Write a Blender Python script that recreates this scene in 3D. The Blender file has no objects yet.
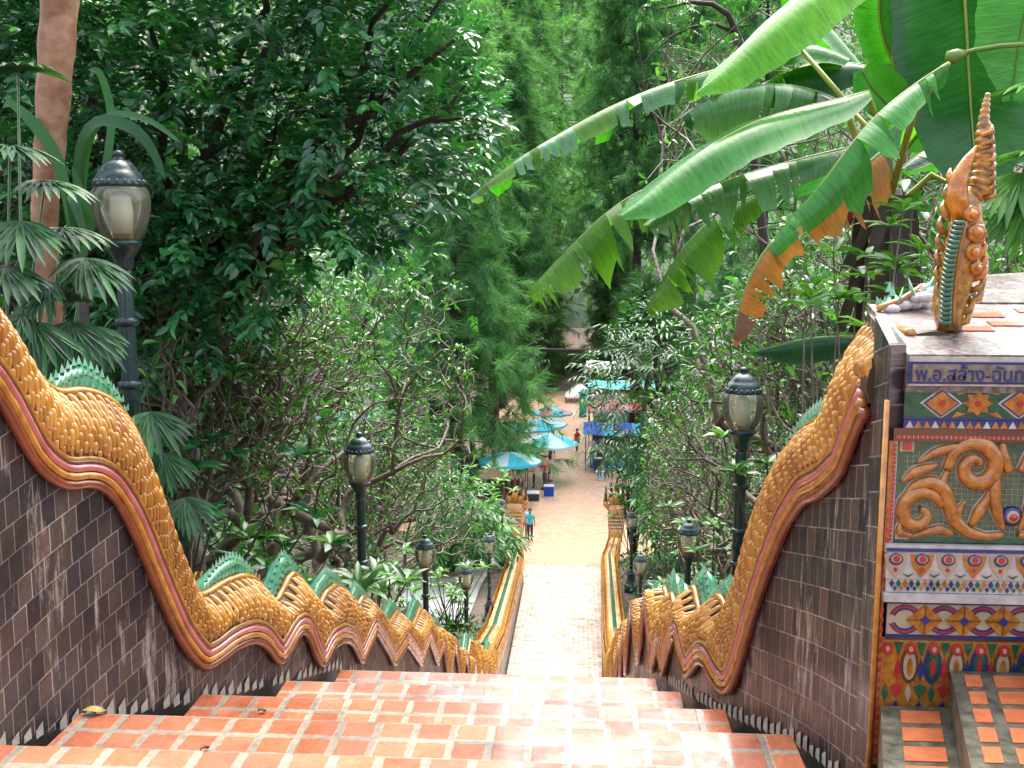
import bpy, math, random
import numpy as np
from mathutils import Vector
rad = math.radians
rnd = random.Random(11)
rng = np.random.default_rng(11)
SC = bpy.context.scene
COL = SC.collection
FPX, PITCH, YAW, EYE = 1035.0, rad(8.1), rad(3.76), 1.55
CAM = np.array([0.0, 0.0, EYE])
FW = np.array([-math.sin(YAW)*math.cos(PITCH), math.cos(YAW)*math.cos(PITCH), -math.sin(PITCH)])
RT = np.array([math.cos(YAW), math.sin(YAW), 0.0])
UP = np.cross(RT, FW)

def P(px, py, Y):
    """world point at forward distance Y whose bearing is that of picture point (px, py)"""
    d = FW + RT*(px-512)/FPX + UP*(384-py)/FPX
    return CAM + d*(Y/d[1])

def nrm(a):
    a = np.asarray(a, float)
    n = np.linalg.norm(a, axis=-1, keepdims=True)
    return a/np.maximum(n, 1e-9)

# ------------------------------------------------------------------ mesh helpers
class MB:
    def __init__(self):
        self.v, self.f, self.mi, self.n = [], [], [], 0
        self.at = []
    def add(self, v, f, mi=0, at=0.5):
        v = np.asarray(v, float).reshape(-1, 3)
        self.v.append(v)
        k = self.n
        for q in f:
            self.f.append(tuple(int(i)+k for i in q))
        self.mi += [mi]*len(f) if np.isscalar(mi) else list(mi)
        self.at.append(np.full(len(v), at) if np.isscalar(at) else np.asarray(at, float))
        self.n += len(v)
    def box(self, x0, x1, y0, y1, z0, z1, mi=0):
        v = [(x0,y0,z0),(x1,y0,z0),(x1,y1,z0),(x0,y1,z0),(x0,y0,z1),(x1,y0,z1),(x1,y1,z1),(x0,y1,z1)]
        self.add(v, BOXF, mi)
    def hexa(self, v, mi=0):
        self.add(v, BOXF, mi)
    def sweep(self, pts, r, n=8, cap=True, mi=0, at=0.5, flat=1.0):
        pts = np.asarray(pts, float); m = len(pts)
        r = np.full(m, r) if np.isscalar(r) else np.asarray(r, float)
        t = np.gradient(pts, axis=0); t = nrm(t)
        ref = np.array([0,0,1.0]) if abs(t[0][2]) < .9 else np.array([1.0,0,0])
        u = nrm(np.cross(ref, t[0]))
        a = np.arange(n)*2*math.pi/n
        vs = []
        for i in range(m):
            u = u - t[i]*np.dot(u, t[i]); u = nrm(u)
            w = np.cross(t[i], u)
            vs.append(pts[i] + r[i]*(np.cos(a)[:,None]*u + flat*np.sin(a)[:,None]*w))
        v = np.concatenate(vs)
        f = []
        for i in range(m-1):
            for j in range(n):
                f.append((i*n+j, i*n+(j+1)%n, (i+1)*n+(j+1)%n, (i+1)*n+j))
        if cap:
            f.append(tuple(range(n))[::-1]); f.append(tuple((m-1)*n+j for j in range(n)))
        self.add(v, f, mi, at)
    def lathe(self, prof, c=(0,0,0), n=20, mi=0, sx=1, sy=1):
        c = np.asarray(c, float); a = np.arange(n)*2*math.pi/n
        v = np.concatenate([np.stack([r*np.cos(a)*sx, r*np.sin(a)*sy, np.full(n, z)], 1) for r, z in prof]) + c
        m = len(prof); f = []
        for i in range(m-1):
            for j in range(n):
                f.append((i*n+j, i*n+(j+1)%n, (i+1)*n+(j+1)%n, (i+1)*n+j))
        f.append(tuple(range(n))[::-1]); f.append(tuple((m-1)*n+j for j in range(n)))
        self.add(v, f, mi)
    def grid(self, G, mi=0, at=0.5, flip=False):
        G = np.asarray(G, float); a, b = G.shape[:2]
        f = []
        for i in range(a-1):
            for j in range(b-1):
                q = (i*b+j, i*b+j+1, (i+1)*b+j+1, (i+1)*b+j)
                f.append(q[::-1] if flip else q)
        self.add(G.reshape(-1,3), f, mi, at)
    def build(self, name, mats, parent=None, smooth=True, attr=False, world=True):
        v = np.concatenate(self.v)
        if parent is not None and world:
            v = v - np.array(wloc(parent))
        me = bpy.data.meshes.new(name)
        me.from_pydata(v.tolist(), [], self.f)
        if not isinstance(mats, (list, tuple)): mats = [mats]
        for m in mats: me.materials.append(m)
        if len(mats) > 1:
            me.polygons.foreach_set('material_index', self.mi)
        if smooth:
            me.polygons.foreach_set('use_smooth', [True]*len(me.polygons))
        if attr:
            a = me.attributes.new('tone', 'FLOAT', 'POINT')
            a.data.foreach_set('value', np.concatenate(self.at).astype(np.float32))
        me.update()
        o = bpy.data.objects.new(name, me); COL.objects.link(o)
        if parent is not None: o.parent = parent
        return o
BOXF = [(0,3,2,1),(4,5,6,7),(0,1,5,4),(1,2,6,5),(2,3,7,6),(3,0,4,7)]

def wloc(o):
    p = np.zeros(3)
    while o is not None:
        p = p + np.array(o.location); o = o.parent
    return p

def arr_obj(name, V, Fq, mats, parent=None, tone=None, mi=None, smooth=True):
    """fast mesh from arrays; Fq is (n,3) or (n,4)"""
    V = np.asarray(V, float)
    if parent is not None: V = V - np.array(wloc(parent))
    me = bpy.data.meshes.new(name)
    k = Fq.shape[1]; n = len(Fq)
    me.vertices.add(len(V)); me.vertices.foreach_set('co', V.astype(np.float32).ravel())
    me.loops.add(n*k); me.loops.foreach_set('vertex_index', Fq.astype(np.int32).ravel())
    me.polygons.add(n)
    me.polygons.foreach_set('loop_start', np.arange(0, n*k, k, dtype=np.int32))
    me.polygons.foreach_set('loop_total', np.full(n, k, dtype=np.int32))
    if not isinstance(mats, (list, tuple)): mats = [mats]
    for m in mats: me.materials.append(m)
    if mi is not None: me.polygons.foreach_set('material_index', np.asarray(mi, dtype=np.int32))
    if smooth: me.polygons.foreach_set('use_smooth', np.ones(n, dtype=bool))
    if tone is not None:
        a = me.attributes.new('tone', 'FLOAT', 'POINT')
        a.data.foreach_set('value', np.asarray(tone, dtype=np.float32))
    me.update(calc_edges=True); me.validate()
    o = bpy.data.objects.new(name, me); COL.objects.link(o)
    if parent is not None: o.parent = parent
    return o

def tag(o, label, cat, group=None, kind=None):
    if label: o['label'] = label
    if cat: o['category'] = cat
    if group: o['group'] = group
    if kind: o['kind'] = kind
    return o
def thing(name, label, cat, loc=(0,0,0), group=None, rz=0):
    o = bpy.data.objects.new(name, None); COL.objects.link(o)
    o.empty_display_size = .1
    o.location = [float(c) for c in loc]; o.rotation_euler = (0,0,rz)
    return tag(o, label, cat, group)
def dup(root, loc, rz=0, label=None, scale=None):
    def cp(o, par):
        c = o.copy(); COL.objects.link(c); c.parent = par
        for ch in o.children: cp(ch, c)
        return c
    r = cp(root, None)
    r.location = [float(c) for c in loc]; r.rotation_euler = (0,0,rz)
    if scale: r.scale = (scale,)*3
    if label: r['label'] = label
    return r

# ------------------------------------------------------------------ materials
def new_mat(name):
    m = bpy.data.materials.new(name); m.use_nodes = True
    nt = m.node_tree
    return m, nt, nt.nodes['Principled BSDF'], nt.nodes['Material Output']
def N(nt, t, **kw):
    n = nt.nodes.new(t)
    for k, v in kw.items():
        if k in n.inputs: n.inputs[k].default_value = v
        else: setattr(n, k, v)
    return n
def rgba(c): return (c[0], c[1], c[2], 1.0)
def ramp(nt, stops):
    r = nt.nodes.new('ShaderNodeValToRGB'); cr = r.color_ramp
    while len(cr.elements) > 1: cr.elements.remove(cr.elements[-1])
    cr.elements[0].position = stops[0][0]; cr.elements[0].color = rgba(stops[0][1])
    for p, c in stops[1:]:
        e = cr.elements.new(p); e.color = rgba(c)
    return r
def simple(name, c, rough=.5, var=.25, scale=8.0, bump=0.0, coat=0.0, metal=0.0, c2=None, detail=4):
    m, nt, b, out = new_mat(name)
    tc = N(nt, 'ShaderNodeTexCoord')
    no = N(nt, 'ShaderNodeTexNoise', Scale=scale, Detail=detail)
    nt.links.new(tc.outputs['Object'], no.inputs['Vector'])
    c2 = c2 or tuple(x*(1-var) for x in c)
    r = ramp(nt, [(.3, c2), (.7, c)])
    nt.links.new(no.outputs['Fac'], r.inputs['Fac'])
    nt.links.new(r.outputs['Color'], b.inputs['Base Color'])
    b.inputs['Roughness'].default_value = rough
    b.inputs['Metallic'].default_value = metal
    b.inputs['Coat Weight'].default_value = coat; b.inputs['Coat Roughness'].default_value = .12
    if bump:
        bp = N(nt, 'ShaderNodeBump', Strength=bump, Distance=.02)
        nt.links.new(no.outputs['Fac'], bp.inputs['Height']); nt.links.new(bp.outputs['Normal'], b.inputs['Normal'])
    return m
def leaf_mat(name, dark, light, rough=.32, trans=.3, spec=.5, tcol=None, far=False):
    """leaf colour varies leaf by leaf through the 'tone' attribute"""
    m, nt, b, out = new_mat(name)
    a = N(nt, 'ShaderNodeAttribute', attribute_name='tone')
    mid = tuple((x+y)/2*.95 for x, y in zip(dark, light))
    r = ramp(nt, [(0, dark), (.6, mid), (1, light)])
    nt.links.new(a.outputs['Fac'], r.inputs['Fac'])
    nt.links.new(r.outputs['Color'], b.inputs['Base Color'])
    b.inputs['Roughness'].default_value = rough
    b.inputs['Specular IOR Level'].default_value = spec
    if trans:
        t = N(nt, 'ShaderNodeBsdfTranslucent')
        hs = N(nt, 'ShaderNodeMix', data_type='RGBA', blend_type='MULTIPLY')
        hs.inputs[0].default_value = 1.0
        nt.links.new(r.outputs['Color'], hs.inputs[6]); hs.inputs[7].default_value = rgba(tcol or (1.3,1.5,.5))
        nt.links.new(hs.outputs[2], t.inputs['Color'])
        mx = N(nt, 'ShaderNodeMixShader'); mx.inputs[0].default_value = trans
        nt.links.new(b.outputs[0], mx.inputs[1]); nt.links.new(t.outputs[0], mx.inputs[2])
        nt.links.new(mx.outputs[0], out.inputs['Surface'])
    return m

def tile_mat(name, tile, mortar, w, h, ms, offset=0.0, coords='Object', rough=(.1,.45), shear=0.0, tvar=.35, wet=.6, off=(0,0,0), rot=0.0, streak=False, row=None, cells=None):
    m, nt, b, out = new_mat(name)
    tc = N(nt, 'ShaderNodeTexCoord')
    src = tc.outputs[coords]
    mp = N(nt, 'ShaderNodeMapping'); mp.inputs['Location'].default_value = off; mp.inputs['Rotation'].default_value = (0,0,rot)
    nt.links.new(src, mp.inputs['Vector'])
    br = N(nt, 'ShaderNodeTexBrick', offset=offset, squash=1.0)
    br.inputs['Scale'].default_value = 1.0
    br.inputs['Mortar Size'].default_value = ms; br.inputs['Mortar Smooth'].default_value = .25
    br.inputs['Brick Width'].default_value = w; br.inputs['Row Height'].default_value = h
    br.inputs['Bias'].default_value = 0
    br.inputs['Color1'].default_value = rgba(tile[0]); br.inputs['Color2'].default_value = rgba(tile[1]); br.inputs['Mortar'].default_value = rgba(mortar)
    nd = N(nt, 'ShaderNodeTexNoise', Scale=30.0, Detail=2)
    nt.links.new(mp.outputs[0], nd.inputs['Vector'])
    va = N(nt, 'ShaderNodeVectorMath', operation='MULTIPLY_ADD')
    nt.links.new(nd.outputs['Color'], va.inputs[0]); va.inputs[1].default_value = (ms*.9,)*3
    nt.links.new(mp.outputs[0], va.inputs[2])
    nt.links.new(va.outputs[0], br.inputs['Vector'])
    n1 = N(nt, 'ShaderNodeTexNoise', Scale=3.0, Detail=6, Roughness=.6)
    nt.links.new(mp.outputs[0], n1.inputs['Vector'])
    n2 = N(nt, 'ShaderNodeTexNoise', Scale=45.0, Detail=3)
    nt.links.new(mp.outputs[0], n2.inputs['Vector'])
    r1 = ramp(nt, [(.25, (1-tvar,)*3), (.75, (1.15,)*3)])
    nt.links.new(n1.outputs['Fac'], r1.inputs['Fac'])
    mul = N(nt, 'ShaderNodeMix', data_type='RGBA', blend_type='MULTIPLY'); mul.inputs[0].default_value = 1
    nt.links.new(br.outputs['Color'], mul.inputs[6]); nt.links.new(r1.outputs['Color'], mul.inputs[7])
    r2 = ramp(nt, [(.3, (.72,)*3), (.65, (1.1,)*3)])
    nt.links.new(n2.outputs['Fac'], r2.inputs['Fac'])
    mul2 = N(nt, 'ShaderNodeMix', data_type='RGBA', blend_type='MULTIPLY'); mul2.inputs[0].default_value = .8
    nt.links.new(mul.outputs[2], mul2.inputs[6]); nt.links.new(r2.outputs['Color'], mul2.inputs[7])
    last = mul2.outputs[2]
    if cells:    # every tile fired a little differently
        sx = N(nt, 'ShaderNodeSeparateXYZ'); nt.links.new(mp.outputs[0], sx.inputs[0])
        cb = N(nt, 'ShaderNodeCombineXYZ'); cellf = {}
        for ax_, sz_ in ((0, w), (1, h)):
            dv = N(nt, 'ShaderNodeMath', operation='DIVIDE'); dv.inputs[1].default_value = sz_; nt.links.new(sx.outputs[ax_], dv.inputs[0])
            fl = N(nt, 'ShaderNodeMath', operation='FLOOR'); nt.links.new(dv.outputs[0], fl.inputs[0]); nt.links.new(fl.outputs[0], cb.inputs[ax_]); cellf[ax_] = (dv, fl)
        if offset:
            md = N(nt, 'ShaderNodeMath', operation='FLOORED_MODULO'); md.inputs[1].default_value = 2; nt.links.new(cellf[1][1].outputs[0], md.inputs[0])
            pr = N(nt, 'ShaderNodeMath', operation='MULTIPLY_ADD'); pr.inputs[1].default_value = -offset; pr.inputs[2].default_value = offset; nt.links.new(md.outputs[0], pr.inputs[0])
            sm = N(nt, 'ShaderNodeMath', operation='ADD'); nt.links.new(cellf[0][0].outputs[0], sm.inputs[0]); nt.links.new(pr.outputs[0], sm.inputs[1]); nt.links.new(sm.outputs[0], cellf[0][1].inputs[0])
        wn = N(nt, 'ShaderNodeTexWhiteNoise', noise_dimensions='3D'); nt.links.new(cb.outputs[0], wn.inputs['Vector'])
        cr = ramp(nt, cells); nt.links.new(wn.outputs['Value'], cr.inputs['Fac'])
        mc = N(nt, 'ShaderNodeMix', data_type='RGBA', blend_type='MULTIPLY'); mc.inputs[0].default_value = 1
        nt.links.new(last, mc.inputs[6]); nt.links.new(cr.outputs[0], mc.inputs[7]); last = mc.outputs[2]
    if streak:   # pale mineral stains that ran down the wall
        sp = N(nt, 'ShaderNodeMapping'); sp.inputs['Scale'].default_value = (9, 1.3, 1)
        nt.links.new(src, sp.inputs['Vector'])
        sn = N(nt, 'ShaderNodeTexNoise', Scale=1.0, Detail=7, Roughness=.75)
        nt.links.new(sp.outputs[0], sn.inputs['Vector'])
        sr = ramp(nt, [(.56, (0,0,0)), (.66, (.75,.75,.75))])
        nt.links.new(sn.outputs['Fac'], sr.inputs['Fac'])
        mm = N(nt, 'ShaderNodeMix', data_type='RGBA')
        nt.links.new(sr.outputs['Color'], mm.inputs[0]); nt.links.new(last, mm.inputs[6]); mm.inputs[7].default_value = (.42,.36,.32,1)
        last = mm.outputs[2]
    nt.links.new(last, b.inputs['Base Color'])
    # wetness: puddled, smooth patches and drier ones
    n3 = N(nt, 'ShaderNodeTexNoise', Scale=2.3, Detail=5, Roughness=.65)
    nt.links.new(mp.outputs[0], n3.inputs['Vector'])
    rr = ramp(nt, [(.38, (rough[0]+.12,)*3), (.62, (rough[1]+.15,)*3)])
    nt.links.new(n3.outputs['Fac'], rr.inputs['Fac'])
    nt.links.new(rr.outputs['Color'], b.inputs['Roughness'])
    n4 = N(nt, 'ShaderNodeTexNoise', Scale=4.5, Detail=6, Roughness=.7)
    nt.links.new(mp.outputs[0], n4.inputs['Vector'])
    wr = ramp(nt, [(.42, (wet*.15,)*3), (.57, (wet*.85,)*3)]); nt.links.new(n4.outputs['Fac'], wr.inputs['Fac'])
    nt.links.new(wr.outputs[0], b.inputs['Coat Weight']); b.inputs['Coat Roughness'].default_value = rough[0]*.7; b.inputs['Coat IOR'].default_value = 1.5
    b.inputs['Specular IOR Level'].default_value = .35
    inv = N(nt, 'ShaderNodeMath', operation='MULTIPLY_ADD'); inv.inputs[1].default_value = -.8; inv.inputs[2].default_value = 1
    nt.links.new(br.outputs['Fac'], inv.inputs[0])
    ad = N(nt, 'ShaderNodeMath', operation='MULTIPLY_ADD'); ad.inputs[1].default_value = .35
    nt.links.new(n2.outputs['Fac'], ad.inputs[0]); nt.links.new(inv.outputs[0], ad.inputs[2])
    ad2 = N(nt, 'ShaderNodeMath', operation='MULTIPLY_ADD'); ad2.inputs[1].default_value = .8
    nt.links.new(n1.outputs['Fac'], ad2.inputs[0]); nt.links.new(ad.outputs[0], ad2.inputs[2])
    bp = N(nt, 'ShaderNodeBump', Strength=.35, Distance=.008)
    nt.links.new(ad2.outputs[0], bp.inputs['Height'])
    nt.links.new(bp.outputs['Normal'], b.inputs['Normal'])
    return m

M = {}
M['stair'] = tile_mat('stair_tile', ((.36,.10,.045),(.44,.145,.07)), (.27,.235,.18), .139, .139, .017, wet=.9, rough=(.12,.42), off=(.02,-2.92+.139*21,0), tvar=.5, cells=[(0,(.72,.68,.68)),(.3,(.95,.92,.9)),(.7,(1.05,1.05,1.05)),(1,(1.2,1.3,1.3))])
M['stair_low'] = tile_mat('glare_stair_tile', ((.52,.30,.23),(.60,.40,.32)), (.62,.54,.48), .139, .139, .022, wet=1.0, rough=(.10,.34), off=(.02,0,0), tvar=.4, cells=[(0,(.8,.74,.72)),(.5,(1,1,1)),(1,(1.15,1.2,1.2))])  # same tile on the lower flights, paler: sky glare painted into the colour
M['landing'] = tile_mat('plaza_tile', ((.50,.31,.20),(.54,.34,.22)), (.50,.34,.24), .3, .3, .016, wet=.8, rough=(.16,.4), tvar=.2)
M['side_tile'] = tile_mat('side_tile', ((.55,.15,.05),(.60,.19,.07)), (.17,.155,.11), .105, .075, .016, wet=.3, rough=(.25,.6), off=(-.875+.0,.0,0), rot=rad(0))
M['wall_tile'] = tile_mat('wall_tile', ((.047,.041,.046),(.068,.057,.059)), (.27,.26,.25), .074, .106, .0026, offset=.5, coords='UV', wet=.35, rough=(.16,.42), tvar=.55, streak=True, cells=[(0,(.45,.42,.5)),(.35,(.8,.75,.8)),(.6,(1.0,.8,.7)),(.8,(1.3,1.2,1.0)),(1,(1.7,1.3,1.1))])
M['gold'] = simple('gold_glaze', (.58,.29,.035), .16, scale=28, coat=.8, c2=(.20,.085,.012), bump=.5)
M['gold_far'] = simple('gold_glaze_far', (.50,.27,.06), .35, scale=3, coat=.3, c2=(.28,.11,.025), bump=.3)
M['under'] = simple('scale_gap', (.075,.048,.015), .6, scale=20)
M['ochre'] = simple('ochre_glaze', (.52,.25,.035), .2, scale=24, coat=.7, c2=(.30,.11,.018))
M['redbrown'] = simple('redbrown_glaze', (.24,.062,.018), .2, scale=14, coat=.7, c2=(.13,.03,.012))
M['pink'] = simple('pink_glaze', (.50,.17,.17), .2, scale=9, coat=.7, c2=(.33,.09,.085))
M['brown'] = simple('brown_glaze', (.13,.045,.02), .25, scale=9, coat=.6)
M['green'] = simple('green_glaze', (.045,.30,.13), .3, scale=25, coat=.25, c2=(.02,.13,.075))
M['gold_tail'] = simple('dark_gold_glaze', (.60,.27,.02), .16, scale=38, coat=.8, c2=(.15,.075,.012), bump=.6)
M['dgreen'] = simple('dark_green_glaze', (.03,.14,.06), .2, scale=40, coat=.7, c2=(.012,.06,.025))
M['green_tip'] = simple('green_tip_glaze', (.30,.50,.33), .25, scale=25, coat=.6, c2=(.10,.34,.2))
M['gutter'] = simple('gutter_moss', (.045,.04,.025), .45, scale=20, bump=.5, c2=(.015,.018,.01))
M['foot'] = simple('dark_foot_grout', (.040,.033,.030), .4, scale=20, c2=(.025,.022,.018))
M['tooth'] = simple('pale_mortar', (.42,.39,.33), .7, scale=30, bump=.3)
M['conc'] = simple('wet_concrete', (.13,.12,.09), .35, scale=22, bump=.5, c2=(.035,.038,.024))
M['soil'] = simple('leaf_litter', (.085,.055,.032), .7, scale=5, bump=1.0, c2=(.025,.018,.011), detail=8)
def green_far():
    nt = M['soil'].node_tree; b = nt.nodes['Principled BSDF']; src = b.inputs['Base Color'].links[0].from_socket
    tc = N(nt, 'ShaderNodeTexCoord'); sx = N(nt, 'ShaderNodeSeparateXYZ'); nt.links.new(tc.outputs['Object'], sx.inputs[0])
    mr = N(nt, 'ShaderNodeMapRange'); mr.inputs[1].default_value = 99; mr.inputs[2].default_value = 110; nt.links.new(sx.outputs[1], mr.inputs[0])
    no = N(nt, 'ShaderNodeTexNoise', Scale=.5, Detail=8); nt.links.new(tc.outputs['Object'], no.inputs['Vector'])
    r = ramp(nt, [(.35,(.012,.04,.018)),(.65,(.05,.12,.045))]); nt.links.new(no.outputs['Fac'], r.inputs['Fac'])
    mx = N(nt, 'ShaderNodeMix', data_type='RGBA'); nt.links.new(mr.outputs[0], mx.inputs[0]); nt.links.new(src, mx.inputs[6]); nt.links.new(r.outputs[0], mx.inputs[7])
    nt.links.new(mx.outputs[2], b.inputs['Base Color'])
green_far()
M['iron'] = simple('dark_green_iron', (.010,.045,.050), .35, scale=30, coat=.4, c2=(.006,.022,.025), bump=.15)
M['white'] = simple('white_paint', (.78,.77,.74), .45, scale=12, var=.15)
M['mwhite'] = simple('mosaic_white', (.52,.50,.47), .3, scale=30, var=.35, coat=.3)
M['blue'] = simple('blue_paint', (.02,.035,.16), .35, scale=30, coat=.3)
M['mgreen'] = simple('mosaic_green', (.015,.12,.055), .2, scale=40, coat=.6, c2=(.008,.05,.025))
M['mred'] = simple('mosaic_red', (.42,.025,.03), .2, scale=40, coat=.6)
M['mgold'] = simple('mosaic_gold', (.46,.19,.025), .22, scale=45, coat=.6, c2=(.24,.075,.01))
M['mcream'] = simple('mosaic_cream', (.42,.34,.22), .35, scale=32, coat=.3)
M['bark'] = simple('grey_brown_bark', (.17,.13,.095), .6, scale=14, bump=.8, c2=(.065,.05,.036))
M['barkd'] = simple('dark_bark', (.05,.036,.026), .75, scale=12, bump=.8, c2=(.02,.015,.012))
M['bark_red'] = simple('red_brown_bark', (.46,.27,.16), .65, scale=9, bump=1.0, c2=(.24,.11,.06), detail=8)
# ------------------------------------------------------------------ the stairway profile
KN = [(-30,0.0),(2.919,0.0)]
NOSE = []          # (y_start, y_nose, z) of each tread
y, z = 2.92, 0.0
for k in range(4):
    z -= .24; NOSE.append((y, y+.695, z)); y += .695
def flight(n, y1, z1):
    global y, z
    t = (y1-y)/n; r = (z1-z)/n
    for k in range(n):
        z += r; NOSE.append((y, y+t, z)); y += t
flight(39, 19.0, EYE-9.16)
flight(10, 24.0, EYE-10.6)
flight(14, 38.0, EYE-13.0)
flight(10, 45.0, EYE-14.6)
PLZ = EYE-14.6
_sy = np.array([-30, 2.92] + [n[1] for n in NOSE] + [400]); _sz = np.array([0, -.05] + [n[2] for n in NOSE] + [PLZ])
def S(Y): return np.interp(Y, _sy, _sz)
# plan lines of the two balustrades (inner faces)
def from_px(pts): return [P(px, py, Y)[0] for px, py, Y in pts]
G = .05
RX = from_px([(797,736,3.61),(723,705,4.31),(678,691,5.0),(654,682,5.7)])
LX = from_px([(75,710,3.61),(205,686,4.31),(288,677,5.0),(345,669,5.7)])
RK = [(2.0,.99),(2.95,.875),(3.61,RX[0]+G),(4.31,RX[1]+G),(5.0,RX[2]+G),(5.7,RX[3]+G),(8,.43),(14,.49),(24,.66),(38,.92),(45,1.36),(47,1.6)]
LK = [(2.0,-2.14),(2.95,-2.0),(3.61,LX[0]-G),(4.31,LX[1]-G),(5.0,LX[2]-G),(5.7,LX[3]-G),(8,-1.36),(14,-1.46),(24,-1.76),(38,-2.08),(45,-2.5),(47,-2.8)]
YF = np.linspace(2.0, 47, 3001)
def smooth(kn):
    x = np.interp(YF, [k[0] for k in kn], [k[1] for k in kn])
    for w in (25, 15):
        xp = np.pad(x, w, mode='reflect', reflect_type='odd'); x = np.convolve(xp, np.ones(2*w+1)/(2*w+1), 'valid')
    return x
RF, LF = smooth(RK), smooth(LK)
def Rx(Y): return np.interp(Y, YF, RF)
def Lx(Y): return np.interp(Y, YF, LF)

# stairs ---------------------------------------------------------------
m = MB(); m_y = []
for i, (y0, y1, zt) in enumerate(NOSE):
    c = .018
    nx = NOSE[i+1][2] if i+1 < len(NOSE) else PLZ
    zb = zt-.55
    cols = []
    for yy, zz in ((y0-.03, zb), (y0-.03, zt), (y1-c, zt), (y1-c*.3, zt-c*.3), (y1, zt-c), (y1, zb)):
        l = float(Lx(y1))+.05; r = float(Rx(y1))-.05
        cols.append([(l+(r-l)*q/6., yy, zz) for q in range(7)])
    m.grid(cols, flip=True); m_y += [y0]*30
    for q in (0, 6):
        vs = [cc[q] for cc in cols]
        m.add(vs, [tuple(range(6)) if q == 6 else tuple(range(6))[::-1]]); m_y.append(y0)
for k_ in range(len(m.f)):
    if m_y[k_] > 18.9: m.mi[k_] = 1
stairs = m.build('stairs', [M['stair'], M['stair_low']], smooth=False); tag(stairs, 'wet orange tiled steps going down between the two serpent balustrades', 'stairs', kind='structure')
m = MB()
m.grid([[(-3.2, -3.0, 0), (3.2,-3.0,0)], [(-3.2,2.89,0),(3.2,2.89,0)]], flip=True)
m.grid([[(-3.2,2.89,0),(3.2,2.89,0)], [(-3.2,2.92,-.4),(3.2,2.92,-.4)]], flip=True)
tag(m.build('landing', M['stair'], smooth=False), 'orange tiled landing at the head of the steps', 'landing', kind='structure')
# gutters beside the treads
m = MB()
for side in (0, 1):
    rows = []
    for i, (y0, y1, zt) in enumerate(NOSE):
        for yy in (y0+.002, y1):
            x = float(Rx(yy)) if side else float(Lx(yy))
            s = -1 if side else 1
            rows.append([(x-s*.03, yy, zt-.1), (x+s*.08, yy, zt-.1)])
    m.grid(rows, flip=(side == 0))
tag(m.build('gutter', M['gutter'], smooth=False), 'dark mossy gap along both ends of the steps', 'gutter', kind='structure')

# ground ---------------------------------------------------------------
def hill(X, Y):
    d = np.maximum(0, Y-98); e = np.maximum(0, np.abs(X)-(7+np.maximum(0, 50-Y)*.0+ (Y<47)*0))
    h = 0.50*np.minimum(d, 160) + .1*np.maximum(0, d-160)
    return h
def bank(Y): return np.interp(Y, [-30,2.4,3.2,6.4,11,17,26,31,40,46,400], [-.3,-.3,-.7,EYE-3.4,EYE-4.55,EYE-7.5,EYE-10.2,EYE-10.9,EYE-12.9,PLZ-.03,PLZ-.03])
def ground_z(X, Y):
    h = bank(Y) + hill(X, Y)
    side = np.maximum(0, np.abs(X)-9)
    h = h + np.where(Y < 98, np.minimum(side, 60)*.05*np.clip((Y-20)/40, 0, 1), 0)
    h = h + np.clip((np.abs(X)-1.8)/3, 0, 1)*np.where(Y < 46, 1, 0)*(.12*np.sin(X*2.1+Y*.7)+.1*np.sin(Y*1.9-X*1.3))
    return h
ys = np.concatenate([[-60,-30,-10,0,1.0,1.9], np.arange(2.4, 50, .3), np.arange(50, 110, 3.), np.arange(115, 420, 15.)])
rows = []
outs = np.concatenate([np.arange(.55, 6, .45), np.arange(6.5, 20, 1.5), np.array([22,28,36,48,65,90,130,190,280,420])])
for yy in ys:
    l, r = float(Lx(yy)), float(Rx(yy))
    xs = list((l-.42-outs)[::-1]) + [l-.42, l-.2, r+.2, r+.42] + list(r+.42+outs)
    row = []
    for j, x in enumerate(xs):
        zz = float(ground_z(np.array(x), np.array(yy)))
        if yy < 46 and l-.3 < x < r+.3: zz = float(S(yy)) - .75
        row.append((x, yy, zz))
    rows.append(row)
m = MB(); m.grid(rows, flip=True)
tag(m.build('ground', M['soil']), 'brown leaf littered hillside under the trees', 'ground', kind='structure')
# plaza sheet
m = MB()
pl = []
for yy in np.arange(45.0, 105.1, 5):
    w0 = np.interp(yy, [45,47,55,75,100], [-2.5,-9,-9,-8,-5]); w1 = np.interp(yy, [45,47,55,75,100], [1.36,7,8,8,4])
    pl.append([(w0+(w1-w0)*q/8., yy, PLZ) for q in range(9)])
m.grid(pl, flip=True)
tag(m.build('plaza', M['landing']), 'wet terracotta paved square at the foot of the steps', 'plaza', kind='structure')
# paved path on the left bank
m = MB()
pp = []
for yy in np.linspace(26, 46, 30):
    x0 = float(Lx(yy))-.75
    pp.append([(x0-2.6, yy, float(bank(yy))+.06), (x0-.35, yy, float(bank(yy))+.10)])
m.grid(pp, flip=True)
M['path'] = simple('grey_paving', (.36,.36,.37), .3, scale=6, c2=(.25,.25,.26), coat=.4)
tag(m.build('path', M['path']), 'grey paved side path behind the left balustrade', 'path', kind='structure')

# ------------------------------------------------------------------ serpent balustrades
SCALE_T = []
for bl, wd, hh in ((0,.70,.15),(.3,1,.60),(.68,.95,1.0),(.92,.66,.85),(1.0,.35,.35)):
    for q_, g_ in ((-1,-.25),(-.62,.78),(0,1),(.62,.78),(1,-.25)): SCALE_T.append((q_*wd, bl, hh*g_ if g_ > 0 else g_*.6))
SCALE_T = np.array(SCALE_T)
SCALE_F = []
for i in range(4):
    for j in range(4):
        SCALE_F.append((i*5+j, i*5+j+1, (i+1)*5+j+1, (i+1)*5+j))
SCALE_F = np.array(SCALE_F)

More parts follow.
